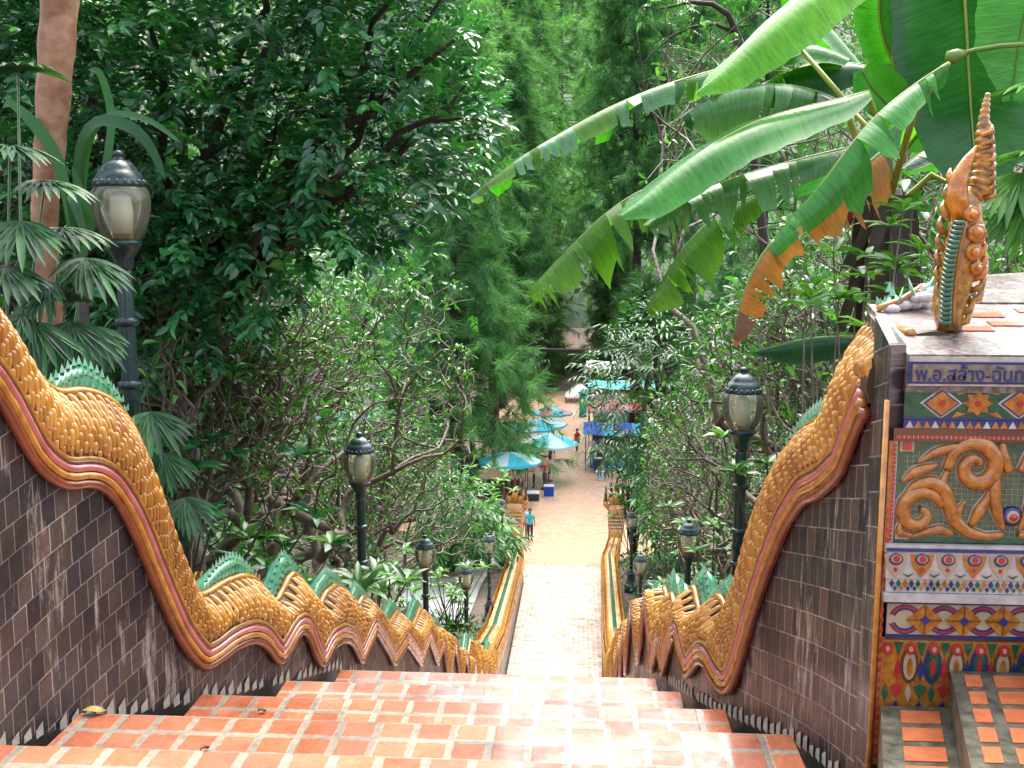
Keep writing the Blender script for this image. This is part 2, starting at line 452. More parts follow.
def scales(base, across, along, normal):
    """arrays (n,3); returns V, F of raised scale pieces"""
    n = len(base)
    T = SCALE_T
    V = (base[:,None,:] + across[:,None,:]*T[None,:,0,None] + along[:,None,:]*T[None,:,1,None] + normal[:,None,:]*T[None,:,2,None])
    F = (SCALE_F[None] + (np.arange(n)*len(T))[:,None,None]).reshape(-1,4)
    return V.reshape(-1,3), F

def solve(pts, xf, dx):
    """picture outline -> (Y, z) on the wall plane X = xf(Y)+dx"""
    out = []
    yy = np.linspace(2.05, 30, 6000)
    for px, py in pts:
        d = FW + RT*(px-512)/FPX + UP*(384-py)/FPX
        g = d[0]/d[1]*yy - (xf(yy)+dx)
        k = np.where(np.sign(g[:-1]) != np.sign(g[1:]))[0]
        if len(k) == 0: continue
        Y = yy[k[0]]
        out.append((Y, P(px, py, Y)[2]))
    return out

def mono(pts):
    q = []
    for a, b in sorted(pts):
        if q and a-q[-1][0] < .004: a = q[-1][0]+.004
        q.append((a, b))
    return q

LB = [(-118,200),(-90,262),(-60,330),(-25,372),(0,397),(15,425),(38,468),(58,486),(75,491),(95,487),(110,492),(125,512),(140,545),(160,595),(180,640),(195,662),(207,673),(222,665),(240,650),(256,643.6),(268,647.5),(276,661),(283.5,668),(289,661),(297,647),(305,632),(310,638),(316.6,659),(323.5,671),(329,665),(336,649.5),(346,643),(354,646),(363.6,667),(378,634.5),(390,655),(396,668),(408.6,647),(423,668),(431,643),(439,667)]
LT = [(-118,60),(-90,120),(-60,215),(-30,280),(0,318),(12.5,342),(27,367),(41.6,387.5),(58,396),(79,392),(100,398),(117,410),(133,435),(141.6,458),(152,497),(165.6,533),(182,578),(193.7,600),(205,597),(223,585),(242,578),(254,581),(264,593),(274.7,607),(283.5,591),(291.3,574.4),(301,581),(311,597),(318.6,612),(325,595),(336,586),(346,591),(356,611),(363.6,597),(378,612),(387,628),(398,612),(408,626),(413,627),(421,608),(433,630),(441,628),(454,644.6),(468,657)]
RB = [(861,412),(848,446),(836,479),(815,499),(798,506),(782,531),(765,575),(750,622),(736,675),(730,690),(723,697.5),(714,690),(702.5,667.5),(697,664),(689,675),(684,680.6),(678,664),(672.5,637.5),(667,652.5),(661,680),(655.6,649),(650,676)]
RTp = [(865,325),(859,371),(840,406),(823,421),(807,429),(786,454),(771,487.5),(761,529),(748,571),(741,595),(737,610),(731,622),(725.5,611),(718.7,597),(710,603),(700,614.7),(697,608),(693,587),(684.5,599),(675,611),(671,594),(665,602),(659,610),(655,610),(643.5,622.5),(634,638),(626,650)]

def arc(xf, Ys):
    X = xf(Ys); s = np.concatenate([[0], np.cumsum(np.hypot(np.diff(X), np.diff(Ys)))])
    return X, s

def naga(name, label, xf, sgn, bpts, tpts, ystart):
    """sgn: +1 = balustrade on the right (outward is +X)"""
    root = thing(name, label, 'balustrade', (float(xf(12.0)), 12.0, float(S(12.0))))
    Ys = np.arange(ystart, 45.0, .005)
    b = mono(solve(bpts, xf, -sgn*.03)); t = mono(solve(tpts, xf, sgn*.10))
    yb = b[-1][0]; yt = t[-1][0]
    # beyond the traced part the wave goes on at 1.15 m and dies out
    ye = max(yb, yt)
    far_top = lambda Y: S(Y) + np.interp(Y, [8,14,20,40,45], [1.0,.95,1.25,1.1,1.3])
    far_bot = lambda Y: far_top(Y) - .62
    kb = [(Y, far_bot(Y) + .22*math.sin((Y-yb)*2*math.pi/1.3)*float(np.interp(Y,[12,20],[1,0]))) for Y in np.arange(yb+.5, 45.2, .1)]
    kt = [(Y, far_top(Y) + .16*math.sin((Y-yt)*2*math.pi/1.3)*float(np.interp(Y,[12,20],[1,0]))) for Y in np.arange(yt+.5, 45.2, .1)]
    b += kb; t += kt
    zb = np.interp(Ys, [q[0] for q in b], [q[1] for q in b])
    zt = np.interp(Ys, [q[0] for q in t], [q[1] for q in t])
    for arr_ in (zb, zt):
        w = 9; ap = np.pad(arr_, w, mode='edge'); arr_[:] = np.convolve(ap, np.ones(2*w+1)/(2*w+1), 'valid')
    X, s = arc(xf, Ys)
    th = np.interp(Ys, [3,14,20,45], [.36,.40,.50,.55])       # body thickness
    fl = np.array([S(q) for q in Ys]) - .5
    out = np.stack([sgn*np.gradient(Ys, s), -sgn*np.gradient(X, s), np.zeros_like(X)], 1)   # outward in plan
    tan = np.stack([np.gradient(X, s), np.gradient(Ys, s), np.zeros_like(X)], 1)
    base = np.stack([X, Ys, np.zeros_like(X)], 1)
    Z = np.array([0,0,1.0])
    # border curve: offsets normal to the lower edge
    near = Ys < 20
    kk = np.arange(0, near.sum(), 2)
    ds = np.gradient(zb, s)
    nlen = np.sqrt(1+ds**2)
    ns, nz = -ds/nlen, 1/nlen
    def off_curve(o, inn):
        p = base + tan*(ns*o)[:,None] + Z*(zb + nz*o)[:,None] - out*inn
        return p
    # scaled face lower line z1(s)
    q = off_curve(.118, 0.0); s1 = s + ns*.118; z1p = zb + nz*.118
    o_ = np.argsort(s1); z1 = np.interp(s, s1[o_], z1p[o_])
    w = 11; z1 = np.convolve(np.pad(z1, w, mode='edge'), np.ones(2*w+1)/(2*w+1), 'valid')
    zt = np.maximum(zt, z1+.05)
    # --- tiled wall
    stp = 9
    idx = np.arange(0, len(Ys), stp)
    mb = MB(); uv = []
    rowsI, rowsO = [], []
    for i in idx:
        top = zb[i]+.03
        rowsI.append([base[i]+Z*(fl[i]+(top-fl[i])*q/6.) for q in range(7)])
        rowsO.append([base[i]+out[i]*th[i]*.95+Z*(fl[i]+(top-fl[i])*q/2.) for q in range(3)])
    mb.grid(rowsI, flip=(sgn > 0)); nI = len(idx)*7
    mb.grid(rowsO, flip=(sgn < 0))
    # end face
    e0, e1 = rowsI[0], rowsO[0]
    mb.add([e0[0], e1[0], e1[-1], e0[-1]], [(0,1,2,3)])
    wall = mb.build('wall', M['wall_tile'], root, smooth=False)
    sv = np.concatenate([np.repeat(s[idx], 7), np.repeat(s[idx], 3), [0,.36,.36,0]])
    ul = wall.data.uv_layers.new(name='UVMap')
    co = np.zeros(len(wall.data.vertices)*3); wall.data.vertices.foreach_get('co', co); co = co.reshape(-1,3)
    li = np.zeros(len(wall.data.loops), dtype=np.int32); wall.data.loops.foreach_get('vertex_index', li)
    sh = -.25*sgn*-1
    uvv = np.stack([sv, co[:,2] + .25*sv], 1) if sgn > 0 else np.stack([sv, co[:,2]-.25*sv], 1)
    ul.data.foreach_set('uv', uvv[li].ravel())
    # --- pale mortar teeth along the foot
    tb = MB(); prof = []
    for sp in np.arange(s[0]+.06, np.interp(8.0, Ys, s), .066):
        i = int(np.searchsorted(s, sp))
        zf = np.interp(Ys[i], [2.9,3.6,4.3,5,5.7,8], [-.13,-.30,-.53,-.75,-.97,float(S(8))-.1])
        hgt = .062*rnd.uniform(.7,1.2) if rnd.random() > .15 else .0
        lo = base[i] - out[i]*.006 + Z*zf
        a_, b_ = (.1,.85) if sgn < 0 else (.85,.1)
        for dx_, hh_ in ((0,0),(.001,hgt*(.6 if sgn < 0 else 1)),(.022,hgt*.82),(.041,hgt*(1 if sgn < 0 else .55)),(.042,0),(.0655,0)):
            prof.append((lo+tan[i]*dx_, hh_))
    tb.grid([[p-Z*.07, p, p+Z*h_] for p, h_ in prof], flip=(sgn > 0))
    tb.mi = [0 if k_ % 2 == 0 else 1 for k_ in range(len(tb.f))]
    tb.build('base_mortar', [M['foot'], M['tooth']], root, smooth=False)
    # --- body core (dark grout under the scales), cross section inner face -> rim -> back -> outer face
    ci = np.arange(0, len(Ys), 7)
    sec = []
    for i in ci:
        zl, zh = z1[i]-.06, zt[i]
        h = zh-zl
        row = []
        for v_ in (0,.25,.5,.75,1.0):
            row.append(base[i] - out[i]*(.035*math.sin(math.pi*min(1,v_*.9+.05)) ) + out[i]*(.10*v_**2) + Z*(zl+h*v_))
        row.append(base[i] + out[i]*.16 + Z*(zh+.012))
        row.append(base[i] + out[i]*(th[i]-.16) + Z*(zh+.012))
        for v_ in (1.0,.6,.3,0):
            row.append(base[i] + out[i]*(th[i]-.10*v_**2+.03*math.sin(math.pi*v_)) + Z*(zl-.02+h*v_))
        sec.append(row)
    cb = MB(); cb.grid(sec, flip=(sgn > 0))
    cb.add(sec[0], [tuple(range(len(sec[0])))])
    ff = Ys[ci]
    # faces past 15 m read as golden glaze, before as dark grout between raised scales
    nsec = len(sec[0])-1
    cb.mi = [1 if ff[k//nsec] > 15 else 0 for k in range((len(ci)-1)*nsec)] + [0]
    body = cb.build('body', [M['under'], M['gold_far']], root)
    # --- raised scales as one sub-part of the body
    bs, ac, al, nm = [], [], [], []
    gzt, gz1 = np.gradient(zt, s), np.gradient(z1, s)
    sp = s[0]+.02
    ncol = 0
    while True:
        i = int(np.searchsorted(s, sp))
        if i >= len(s) or Ys[i] > 20: break
        h = zt[i]-z1[i]
        big = float(np.interp(Ys[i], [3,8,20], [1,1.2,2.4]))
        ar_ = 1+.75*(math.sqrt(1+min(9, .5*(gzt[i]**2+gz1[i]**2)))-1); stepw = .0255*big/ar_
        rows_ = max(2, int(round(h/(.064*big))))
        for r_ in range(rows_):
            v0 = (r_ - (.5 if ncol % 2 else 0))/rows_
            v0 = max(v0, -.12)
            def pt(v_, i=i, h=h):
                return base[i] - out[i]*(.035*math.sin(math.pi*min(1,v_*.9+.05))+.002) + out[i]*(.10*v_**2) + Z*(z1[i]+h*v_)
            p0, p1 = pt(v0), pt(min(1.0, v0+1.05/rows_))
            a_ = p1-p0 - tan[i]*.010*big
            n_ = -out[i]*.9 + Z*.3
            bs.append(p0); al.append(a_); sl_ = float(np.clip(gz1[i]*(1-v0)+gzt[i]*v0, -2.5, 2.5)); ac.append((tan[i]+Z*sl_)*stepw*(.475+.07*min(2,abs(sl_)))); nm.append(n_*.020*big)
        # outer face, larger pieces
        if ncol % 2 == 0:
            for r_ in range(max(2, rows_//2)):
                v0 = r_/max(2, rows_//2)
                zz = z1[i]+h*v0
                p0 = base[i] + out[i]*(th[i]-.10*v0**2+.03*math.sin(math.pi*v0)) + Z*zz
                bs.append(p0); al.append(Z*h*1.1/max(2, rows_//2) - out[i]*.03); ac.append(-tan[i]*stepw*1.02); nm.append(out[i]*.016*big)
        ncol += 1
        sp += stepw
    V, F = scales(np.array(bs), np.array(ac)*(-sgn), np.array(al), np.array(nm))
    tone = np.repeat(rng.uniform(.1, .9, len(bs)), len(SCALE_T))
    sc = arr_obj('scales', V, F, M['gold_scale'], body, tone=tone); sc['kind'] = 'stuff' if False else sc.get('kind', 'thing'); del sc['kind']
    # far bodies: ribs across the back, one mesh in the same part
    bs, ac, al, nm = [], [], [], []
    for sp in np.arange(np.interp(20, Ys, s), s[-1], .11):
        i = min(len(s)-1, int(np.searchsorted(s, sp)))
        for v_ in (0, .35, .7):
            for sd in (0, 1):
                h = zt[i]-z1[i]
                if sd == 0: p0 = base[i] + out[i]*(-.03+.10*v_**2) + Z*(z1[i]+h*v_); n_ = -out[i]*.03
                else: p0 = base[i] + out[i]*(th[i]+.02-.10*v_**2) + Z*(z1[i]+h*v_); n_ = out[i]*.03
                bs.append(p0); al.append(Z*h*.38); ac.append(tan[i]*.05*(1 if sd == 0 else -1)); nm.append(n_)
        for v_ in (.08, .92):
            p0 = base[i] + out[i]*th[i]*(.2 if v_ < .5 else .8) + Z*(zt[i]+.0)
            bs.append(p0); al.append(out[i]*(th[i]*.28)*(1 if v_ < .5 else -1)); ac.append(tan[i]*.05); nm.append(Z*.03)
    V, F = scales(np.array(bs), np.array(ac)*(-sgn), np.array(al), np.array(nm))
    arr_obj('lower_scales', V, F, M['gold_scale'], body, tone=np.repeat(rng.uniform(0, 1, len(bs)), len(SCALE_T)))
    # --- border mouldings
    nn = np.where(Ys < 20)[0][::5]
    jit = 1-.16*np.abs(np.sin(s[nn]*math.pi/.15))**24 + .03*np.sin(s[nn]*17)
    for nm_, o_, r_, inn, mt in (('red_moulding', .018, .020, .016, 'redbrown'), ('ochre_moulding', .050, .0165, .020, 'ochre'), ('pink_moulding', .080, .0165, .018, 'pink'), ('brown_moulding', .101, .011, .016, 'brown'), ('inner_moulding', .116, .0105, .016, 'ochre')):
        c = off_curve(o_, inn)[nn]
        # drop the little loops an offset makes at tight bends
        ss = (s+ns*o_)[nn]; keep = [0]
        for k in range(1, len(nn)):
            if ss[k] > ss[keep[-1]]+.001: keep.append(k)
        c = c[keep]
        mb = MB(); mb.sweep(c, r_*jit[keep], 8)
        mb.build(nm_, M[mt], root)
    # --- golden rim and green crest
    rim = base + out*.105 + Z*(zt+.006)[:,None]
    slope = np.gradient(zt, s)
    mb = MB(); mb.sweep(rim[nn], .0165, 8); mb.build('rim', M['ochre'], root)
    mb = MB()
    rows_ = []
    vis = np.clip(1-np.abs(slope)*.0, .2, 1)
    # crest stands tall on the crests of the wave, low in its troughs
    loc = np.convolve(np.pad(zt - np.array([S(q) for q in Ys]), 90, mode='edge'), np.ones(181)/181, 'valid')
    rel = zt - np.array([S(q) for q in Ys]) - loc
    ch = .075 + np.clip(rel*.5, -.05, .05); ch = np.where(Ys > 16, .09, ch)
    ch = ch*np.clip((Ys-ystart-(.22 if sgn > 0 else 0))/.12, .02, 1)
    for i in nn:
        c0 = base[i] + out[i]*.17 + Z*zt[i]
        rows_.append([c0 - out[i]*.035, c0 - out[i]*.028 + Z*ch[i]*.6, c0 + Z*ch[i], c0 + out[i]*.05 + Z*ch[i]*.6, c0 + out[i]*.07])
    mb.grid(rows_, flip=(sgn > 0))
    crest = mb.build('crest', M['green'], root)
    mb = MB()
    for sp in np.arange(s[0]+(.32 if sgn > 0 else .02), np.interp(20, Ys, s), .03):
        i = min(len(s)-1, int(np.searchsorted(s, sp)))
        lean = tan[i]*.012
        for lv, hh, ox in ((.25,.030,-.034),(.6,.030,-.028),(.95,.036,-.004)):
            pb = base[i] + out[i]*(.17+ox) + Z*(zt[i]+ch[i]*lv) + (tan[i]*.015 if lv == .6 else 0)
            tip = pb + Z*hh - out[i]*(.012 if lv < .9 else 0)
            mb.add([pb-tan[i]*.014, pb+tan[i]*.014, pb-out[i]*.014, pb+out[i]*.010, tip],
                   [(0,2,4),(2,1,4),(1,3,4),(3,0,4)], mi=0)
    mb.build('crest_spine', M['green_tip'], crest, smooth=False)
    fi = np.where(Ys >= 19.8)[0][::7]
    mb = MB(); mb.grid([[base[i]+out[i]*(th[i]*.5-.07)+Z*(zt[i]+.01), base[i]+out[i]*(th[i]*.5-.03)+Z*(zt[i]+.06), base[i]+out[i]*(th[i]*.5+.03)+Z*(zt[i]+.06), base[i]+out[i]*(th[i]*.5+.07)+Z*(zt[i]+.01)] for i in fi], flip=(sgn > 0))
    mb.build('back_stripe', M['dgreen'], root)
    for e in (-.085, .085):
        mb = MB(); mb.sweep([base[i]+out[i]*(th[i]*.5+e)+Z*(zt[i]+.025) for i in fi], .012, 6); mb.build('stripe_edge', M['mcream'], root)
    # --- the heads at the foot of the steps, facing the square
    ex, ez = float(xf(45.0))+sgn*.28, float(zt[-1])
    hb = np.array([ex, 45.0, ez])
    mb = MB()
    neck = [hb+np.array([0,-.1,-.25]), hb+np.array([sgn*.05,.5,.05]), hb+np.array([sgn*.1,.9,.7]), hb+np.array([sgn*.1,.85,1.25])]
    mb.sweep(neck, [.30,.34,.42,.36], 14)
    nk = mb.build('neck', M['ochre'], root)
    mb = MB()
    for k in range(9):
        f_ = k/8.; c = neck[1]*(1-f_)+neck[3]*f_ + np.array([0,-.30+.1*f_,0])
        mb.sweep([c+np.array([x_,.05*abs(x_)*8*.3,0]) for x_ in (-.34,-.2,0,.2,.34)], [.02,.035,.04,.035,.02], 6)
    mb.build('neck_band', M['mcream'], nk)
    for k, (dx, dz, hs) in enumerate(((-.5,.1,.8),(-.26,.3,.9),(0,.45,1.1),(.26,.3,.9),(.5,.1,.8))):
        hc = neck[3] + np.array([dx, .12, dz])
        mb = MB()
        mb.sweep([hc+np.array([-dx*.6,-.1,-.45]), hc+np.array([0,-.02,-.1]), hc+np.array([0,.12,.05]), hc+np.array([0,.36,.0]), hc+np.array([0,.46,-.03])], np.array([.13,.15,.15,.10,.04])*hs, 10)
        mb.sweep([hc+np.array([0,.1,-.08]), hc+np.array([0,.3,-.13])], [.08*hs,.03*hs], 8)
        hd = mb.build('head', M['ochre'], root)
        mb = MB()
        mb.sweep([hc+np.array([0,.05,.08]), hc+np.array([0,.0,.3]), hc+np.array([0,-.08,.62]), hc+np.array([0,-.02,1.05 if k == 2 else .85])], np.array([.12,.09,.055,.012])*hs, 8)
        mb.build('crown', M['brown'], hd)
    return root, dict(Ys=Ys, zb=zb, zt=zt, base=base, out=out, s=s)

def scale_material():
    m, nt, b, out = new_mat('gold_scale')
    a = N(nt, 'ShaderNodeAttribute', attribute_name='tone')
    r = ramp(nt, [(0, (.32,.14,.02)), (.5, (.50,.26,.04)), (.85, (.60,.35,.08)), (1, (.62,.46,.22))])
    nt.links.new(a.outputs['Fac'], r.inputs['Fac'])
    tc = N(nt, 'ShaderNodeTexCoord')
    no = N(nt, 'ShaderNodeTexNoise', Scale=2.2, Detail=4); nt.links.new(tc.outputs['Object'], no.inputs['Vector'])
    r2 = ramp(nt, [(.35, (.75,.62,.5)), (.65, (1.1,1.1,1.1))]); nt.links.new(no.outputs['Fac'], r2.inputs['Fac'])
    mu = N(nt, 'ShaderNodeMix', data_type='RGBA', blend_type='MULTIPLY'); mu.inputs[0].default_value = 1
    nt.links.new(r.outputs['Color'], mu.inputs[6]); nt.links.new(r2.outputs['Color'], mu.inputs[7])
    nt.links.new(mu.outputs[2], b.inputs['Base Color'])
    b.inputs['Roughness'].default_value = .22; b.inputs['Coat Weight'].default_value = .6; b.inputs['Coat Roughness'].default_value = .1
    return m
M['gold_scale'] = scale_material()
nagaL, infL = naga('serpent_balustrade', 'golden scaled serpent balustrade with green crest on the side of the tall near lamp', Lx, -1, LB, LT, 2.5)
nagaR, infR = naga('serpent_balustrade', 'golden scaled serpent balustrade running down from the mosaic pillar', Rx, 1, RB, RTp, 3.115)
# ------------------------------------------------------------------ the mosaic pillar beside the right balustrade
PY = 2.95
def zy(y): return float(P(950, y, PY)[2])
def xp(x): return float(P(x, 450, PY)[0])
PXM = PY/FPX           # metres per picture pixel on the pillar front
X0 = xp(890); X1 = 2.0
pil = thing('mosaic_pillar', 'square pillar with coloured glass mosaic bands and a written sign panel', 'pillar', (1.4, 3.3, 0))
def prism(mb, poly, y, t, mi=0):
    n = len(poly)
    f = [(a, y-t, b) for a, b in poly]; k = [(a, y+.002, b) for a, b in poly]
    mb.add(f+k, [tuple(range(n))] + [(i, i+n, (i+1) % n+n, (i+1) % n) for i in range(n)], mi)
def rect(x0, x1, z0, z1): return [(x0,z0),(x1,z0),(x1,z1),(x0,z1)]
def rhomb(x, z, a, b): return [(x-a,z),(x,z-b),(x+a,z),(x,z+b)]
def disc(x, z, a, b, n=12): return [(x+a*math.cos(i*2*math.pi/n), z+b*math.sin(i*2*math.pi/n)) for i in range(n)]
def ring(mb, x, z, r0, r1, y, t, mi, a0=0, a1=2*math.pi, n=14, sz=1.0):
    pts = []
    for i in range(n):
        a = a0+(a1-a0)*i/n; b = a0+(a1-a0)*(i+1)/n
        prism(mb, [(x+r0*math.cos(a), z+sz*r0*math.sin(a)), (x+r1*math.cos(a), z+sz*r1*math.sin(a)), (x+r1*math.cos(b), z+sz*r1*math.sin(b)), (x+r0*math.cos(b), z+sz*r0*math.sin(b))], y, t, mi)
PM = [M['mcream'], M['mgold'], M['blue'], M['mgreen'], M['mred'], M['mwhite'], M['brown']]
CREAM, GOLD, BLUE, GREEN, RED, WHITE, BROWN = range(7)
# core
core = MB()
core.hexa([(X0+.012,PY+.012,-.1),(X1,PY+.012,-.1),(X1,PY+.6,-.1),(1.02,PY+.6,-.1),(X0+.012,PY+.012,zy(392)),(X1,PY+.012,zy(392)),(X1,PY+.6,zy(392)),(1.02,PY+.6,zy(392))])
core.build('core', M['conc'], pil, smooth=False)
# cap, sloped to the front
m = MB()
zt0, zb0 = zy(354), zy(392)
yb = PY+.55
zt1 = float(P(880, 304, yb)[2]); XB = float(P(868, 306, yb)[0])
m.hexa([(X0+.03,PY-.015,zb0),(X1,PY-.015,zb0),(X1,yb,zb0),(XB,yb,zb0),(X0+.03,PY-.015,zt0),(X1,PY-.015,zt0),(X1,yb,zt1),(XB,yb,zt1)])
M['cap'] = None
cm, nt, b_, out_ = new_mat('weathered_cap')
tc = N(nt, 'ShaderNodeTexCoord'); no = N(nt, 'ShaderNodeTexNoise', Scale=11.0, Detail=7, Roughness=.65); nt.links.new(tc.outputs['Object'], no.inputs['Vector'])
r_ = ramp(nt, [(.30,(.03,.025,.018)),(.42,(.20,.18,.17)),(.50,(.07,.05,.035)),(.58,(.26,.23,.24)),(.66,(.24,.08,.045)),(.75,(.36,.33,.32))])
nt.links.new(no.outputs['Fac'], r_.inputs['Fac']); nt.links.new(r_.outputs[0], b_.inputs['Base Color']); b_.inputs['Roughness'].default_value = .4; b_.inputs['Coat Weight'].default_value = .2
bp = N(nt, 'ShaderNodeBump', Strength=.6, Distance=.01); nt.links.new(no.outputs['Fac'], bp.inputs['Height']); nt.links.new(bp.outputs[0], b_.inputs['Normal'])
cap = m.build('cap', cm, pil, smooth=False)
for q in range(7):       # red bricks showing through the worn top
    m = MB()
    t_ = [(.18,.2),(.36,.26),(.30,.36),(.48,.12),(.62,.3),(.55,.42),(.8,.2)][q]
    xx, yy = X0+.1+t_[0]*.75, PY+.02+t_[1]
    zz = zt0+(zt1-zt0)*(yy-PY+.015)/(yb-PY+.015)
    dz = (zt1-zt0)/(yb-PY+.015)*.05
    m.hexa([(xx,yy,zz-.02),(xx+.12,yy,zz-.02),(xx+.12,yy+.05,zz-.02+dz),(xx,yy+.05,zz-.02+dz),(xx,yy,zz+.004),(xx+.12,yy,zz+.004),(xx+.12,yy+.05,zz+.004+dz),(xx,yy+.05,zz+.004+dz)])
    m.build('worn_brick', M['mred'] if False else M['redbrick'] if 'redbrick' in M else M.setdefault('redbrick', simple('red_brick', (.36,.11,.05), .3, scale=30, coat=.4, c2=(.2,.07,.04))), cap, smooth=False)
# sign panel with its lettering
m = MB()
prism(m, rect(X0+.035, X1, zy(385), zy(356)), PY-.016, .004, WHITE)
prism(m, rect(xp(902), X1, zy(383), zy(361)), PY-.019, .003, BLUE)
M['signbg'] = simple('dull_gold_glass', (.27,.23,.17), .3, scale=35, coat=.4, c2=(.12,.10,.08))
prism(m, rect(xp(905.5), X1, zy(380.5), zy(363.5)), PY-.021, .004, 7)
sign = m.build('sign_panel', PM+[M['signbg']], pil, smooth=False)
cu = bpy.data.curves.new('lettering', 'FONT'); cu.body = '\u0e1e.\u0e2d.\u0e2a\u0e25\u0e49\u0e32\u0e07-\u0e09\u0e31\u0e19\u0e17\u0e19\u0e32'
cu.size = .054; cu.extrude = .0015; cu.offset = .0006
to = bpy.data.objects.new('lettering_curve', cu); COL.objects.link(to)
to.location = (xp(908), PY-.0265, zy(379.5)); to.rotation_euler = (rad(90), 0, 0)
bpy.context.view_layer.update()
dg = bpy.context.evaluated_depsgraph_get()
me = bpy.data.meshes.new_from_object(to.evaluated_get(dg))
me.materials.clear(); me.materials.append(M['blue'])
lo = bpy.data.objects.new('lettering', me); COL.objects.link(lo); lo.parent = sign
TW = max((v.co.x for v in me.vertices), default=0)
LSX = (xp(908)+.345-xp(908))/TW if TW > 0 else 1
lo.location = Vector(to.location) - Vector(pil.location); lo.rotation_euler = to.rotation_euler; lo.scale = (LSX, 1, 1)
bpy.data.objects.remove(to)
# flower band
fb = MB()
za, zb_ = zy(419), zy(386)
prism(fb, rect(X0+.03, X1, za, zb_), PY-.006, .004, GREEN)
prism(fb, rect(X0+.03, X1, zb_-.006, zb_), PY-.0105, .003, BLUE); prism(fb, rect(X0+.03, X1, za, za+.006), PY-.0105, .003, BLUE)
zc = (za+zb_)/2
for k in range(-1, 6):
    cx = xp(937)+k*.212
    if cx < X0+.05: continue
    prism(fb, rhomb(cx, zc, .058, .045), PY-.0105, .002, WHITE); prism(fb, rhomb(cx, zc, .050, .039), PY-.0125, .003, BLUE); prism(fb, rhomb(cx, zc, .044, .034), PY-.0155, .002, GOLD)
    prism(fb, disc(cx, zc, .009, .009), PY-.018, .002, RED)
for k in range(-1, 6):
    cx = xp(973)+k*.212
    if cx < X0+.03: continue
    for a in range(8):
        an = a*math.pi/4; r_ = .036
        px_, pz_ = cx+r_*.6*math.cos(an), zc+r_*.6*math.sin(an)
        prism(fb, [(cx,zc),(px_-.012*math.sin(an),pz_+.012*math.cos(an)),(cx+r_*1.15*math.cos(an),zc+r_*1.0*math.sin(an)),(px_+.012*math.sin(an),pz_-.012*math.cos(an))], PY-.0105, .004+.0007*(a%3), GOLD)
    for sx_ in (-1,1):
        for sz_ in (-1,1):
            prism(fb, [(cx+sx_*.03,zc+sz_*.03),(cx+sx_*.07,zc+sz_*.042),(cx+sx_*.055,zc+sz_*.024)][::(1 if sx_*sz_ < 0 else -1)], PY-.0105, .0035, GOLD)
    prism(fb, disc(cx, zc, .008, .008), PY-.018, .002, RED)
fb.build('flower_band', PM, pil, smooth=False)
# triangle strip and dotted ledge
m = MB()
z0, z1 = zy(428), zy(419.5)
prism(m, rect(X0+.03, X1, z0, z1), PY-.009, .004, BLUE)
k = 0; x_ = X0+.035
while x_ < X1-.03:
    prism(m, [(x_,z0+.002),(x_+.022,z0+.002),(x_+.011,z1-.002)], PY-.0135, .002, GOLD if k % 3 else WHITE); x_ += .0235; k += 1
z2 = zy(441)
prism(m, rect(X0+.005, X1, z2, z0), PY-.002, .010, BROWN)
x_ = X0+.01
while x_ < X1-.02:
    prism(m, rect(x_, x_+.0075, (z0+z2)/2-.011, (z0+z2)/2-.001), PY-.0125, .003, RED if True else WHITE); prism(m, rect(x_+.0085, x_+.0115, (z0+z2)/2-.011, (z0+z2)/2-.001), PY-.0125, .003, CREAM); x_ += .013
m.build('dotted_ledge', PM, pil, smooth=False)
# big scroll panel
sp_ = MB()
z3 = zy(543)
prism(sp_, rect(X0+.005, X1, z3, z2), PY+.006, .004, GREEN)
for gx in np.arange(X0+.05, X1, .0155):      # tesserae joints showing as a fine net
    prism(sp_, rect(gx, gx+.0009, z3+.02, z2-.03), PY+.0015, .0012, CREAM)
for gz in np.arange(z3+.02, z2-.03, .0155):
    prism(sp_, rect(X0+.04, X1, gz, gz+.0009), PY+.0014, .0016, CREAM)
prism(sp_, rect(X0+.005, X0+.020, z3, z2), PY+.001, .004, WHITE)
zz = z3+.004
while zz < z2-.01:
    prism(sp_, rect(X0+.008, X0+.017, zz, zz+.009), PY-.0035, .002, RED); zz += .0125
for y_ in (446, 534):
    prism(sp_, rect(X0+.026, X0+.066, zy(y_)-.017, zy(y_)+.017), PY+.001, .004, CREAM); prism(sp_, rect(X0+.034, X0+.058, zy(y_)-.011, zy(y_)+.011), PY-.0035, .003, RED)
panel = sp_.build('scroll_panel', PM, pil, smooth=False)
AX = xp(1016)
def scroll(pts, r, mi=0, y=PY-.004):
    q = [(xp(a), y, zy(b)) for a, b in pts]
    # smooth the hand-drawn line
    q = np.array(q); t = np.arange(len(q)); tt = np.linspace(0, len(q)-1, (len(q)-1)*6+1)
    c = np.stack([np.interp(tt, t, q[:,i]) for i in range(3)], 1)
    for _ in range(3): c[1:-1] = (c[:-2]+2*c[1:-1]+c[2:])/4
    rr = np.interp(np.linspace(0,1,len(c)), np.linspace(0,1,len(r)), r)
    out = [c]
    c2 = c.copy(); c2[:,0] = 2*AX-c2[:,0]
    return c, c2, rr
def spiral(cx, cy, r0, r1, a0, a1, n=14, sq=1.0):
    return [(cx+(r0+(r1-r0)*i/(n-1))*math.cos(rad(a0+(a1-a0)*i/(n-1))), cy-sq*(r0+(r1-r0)*i/(n-1))*math.sin(rad(a0+(a1-a0)*i/(n-1)))) for i in range(n)]
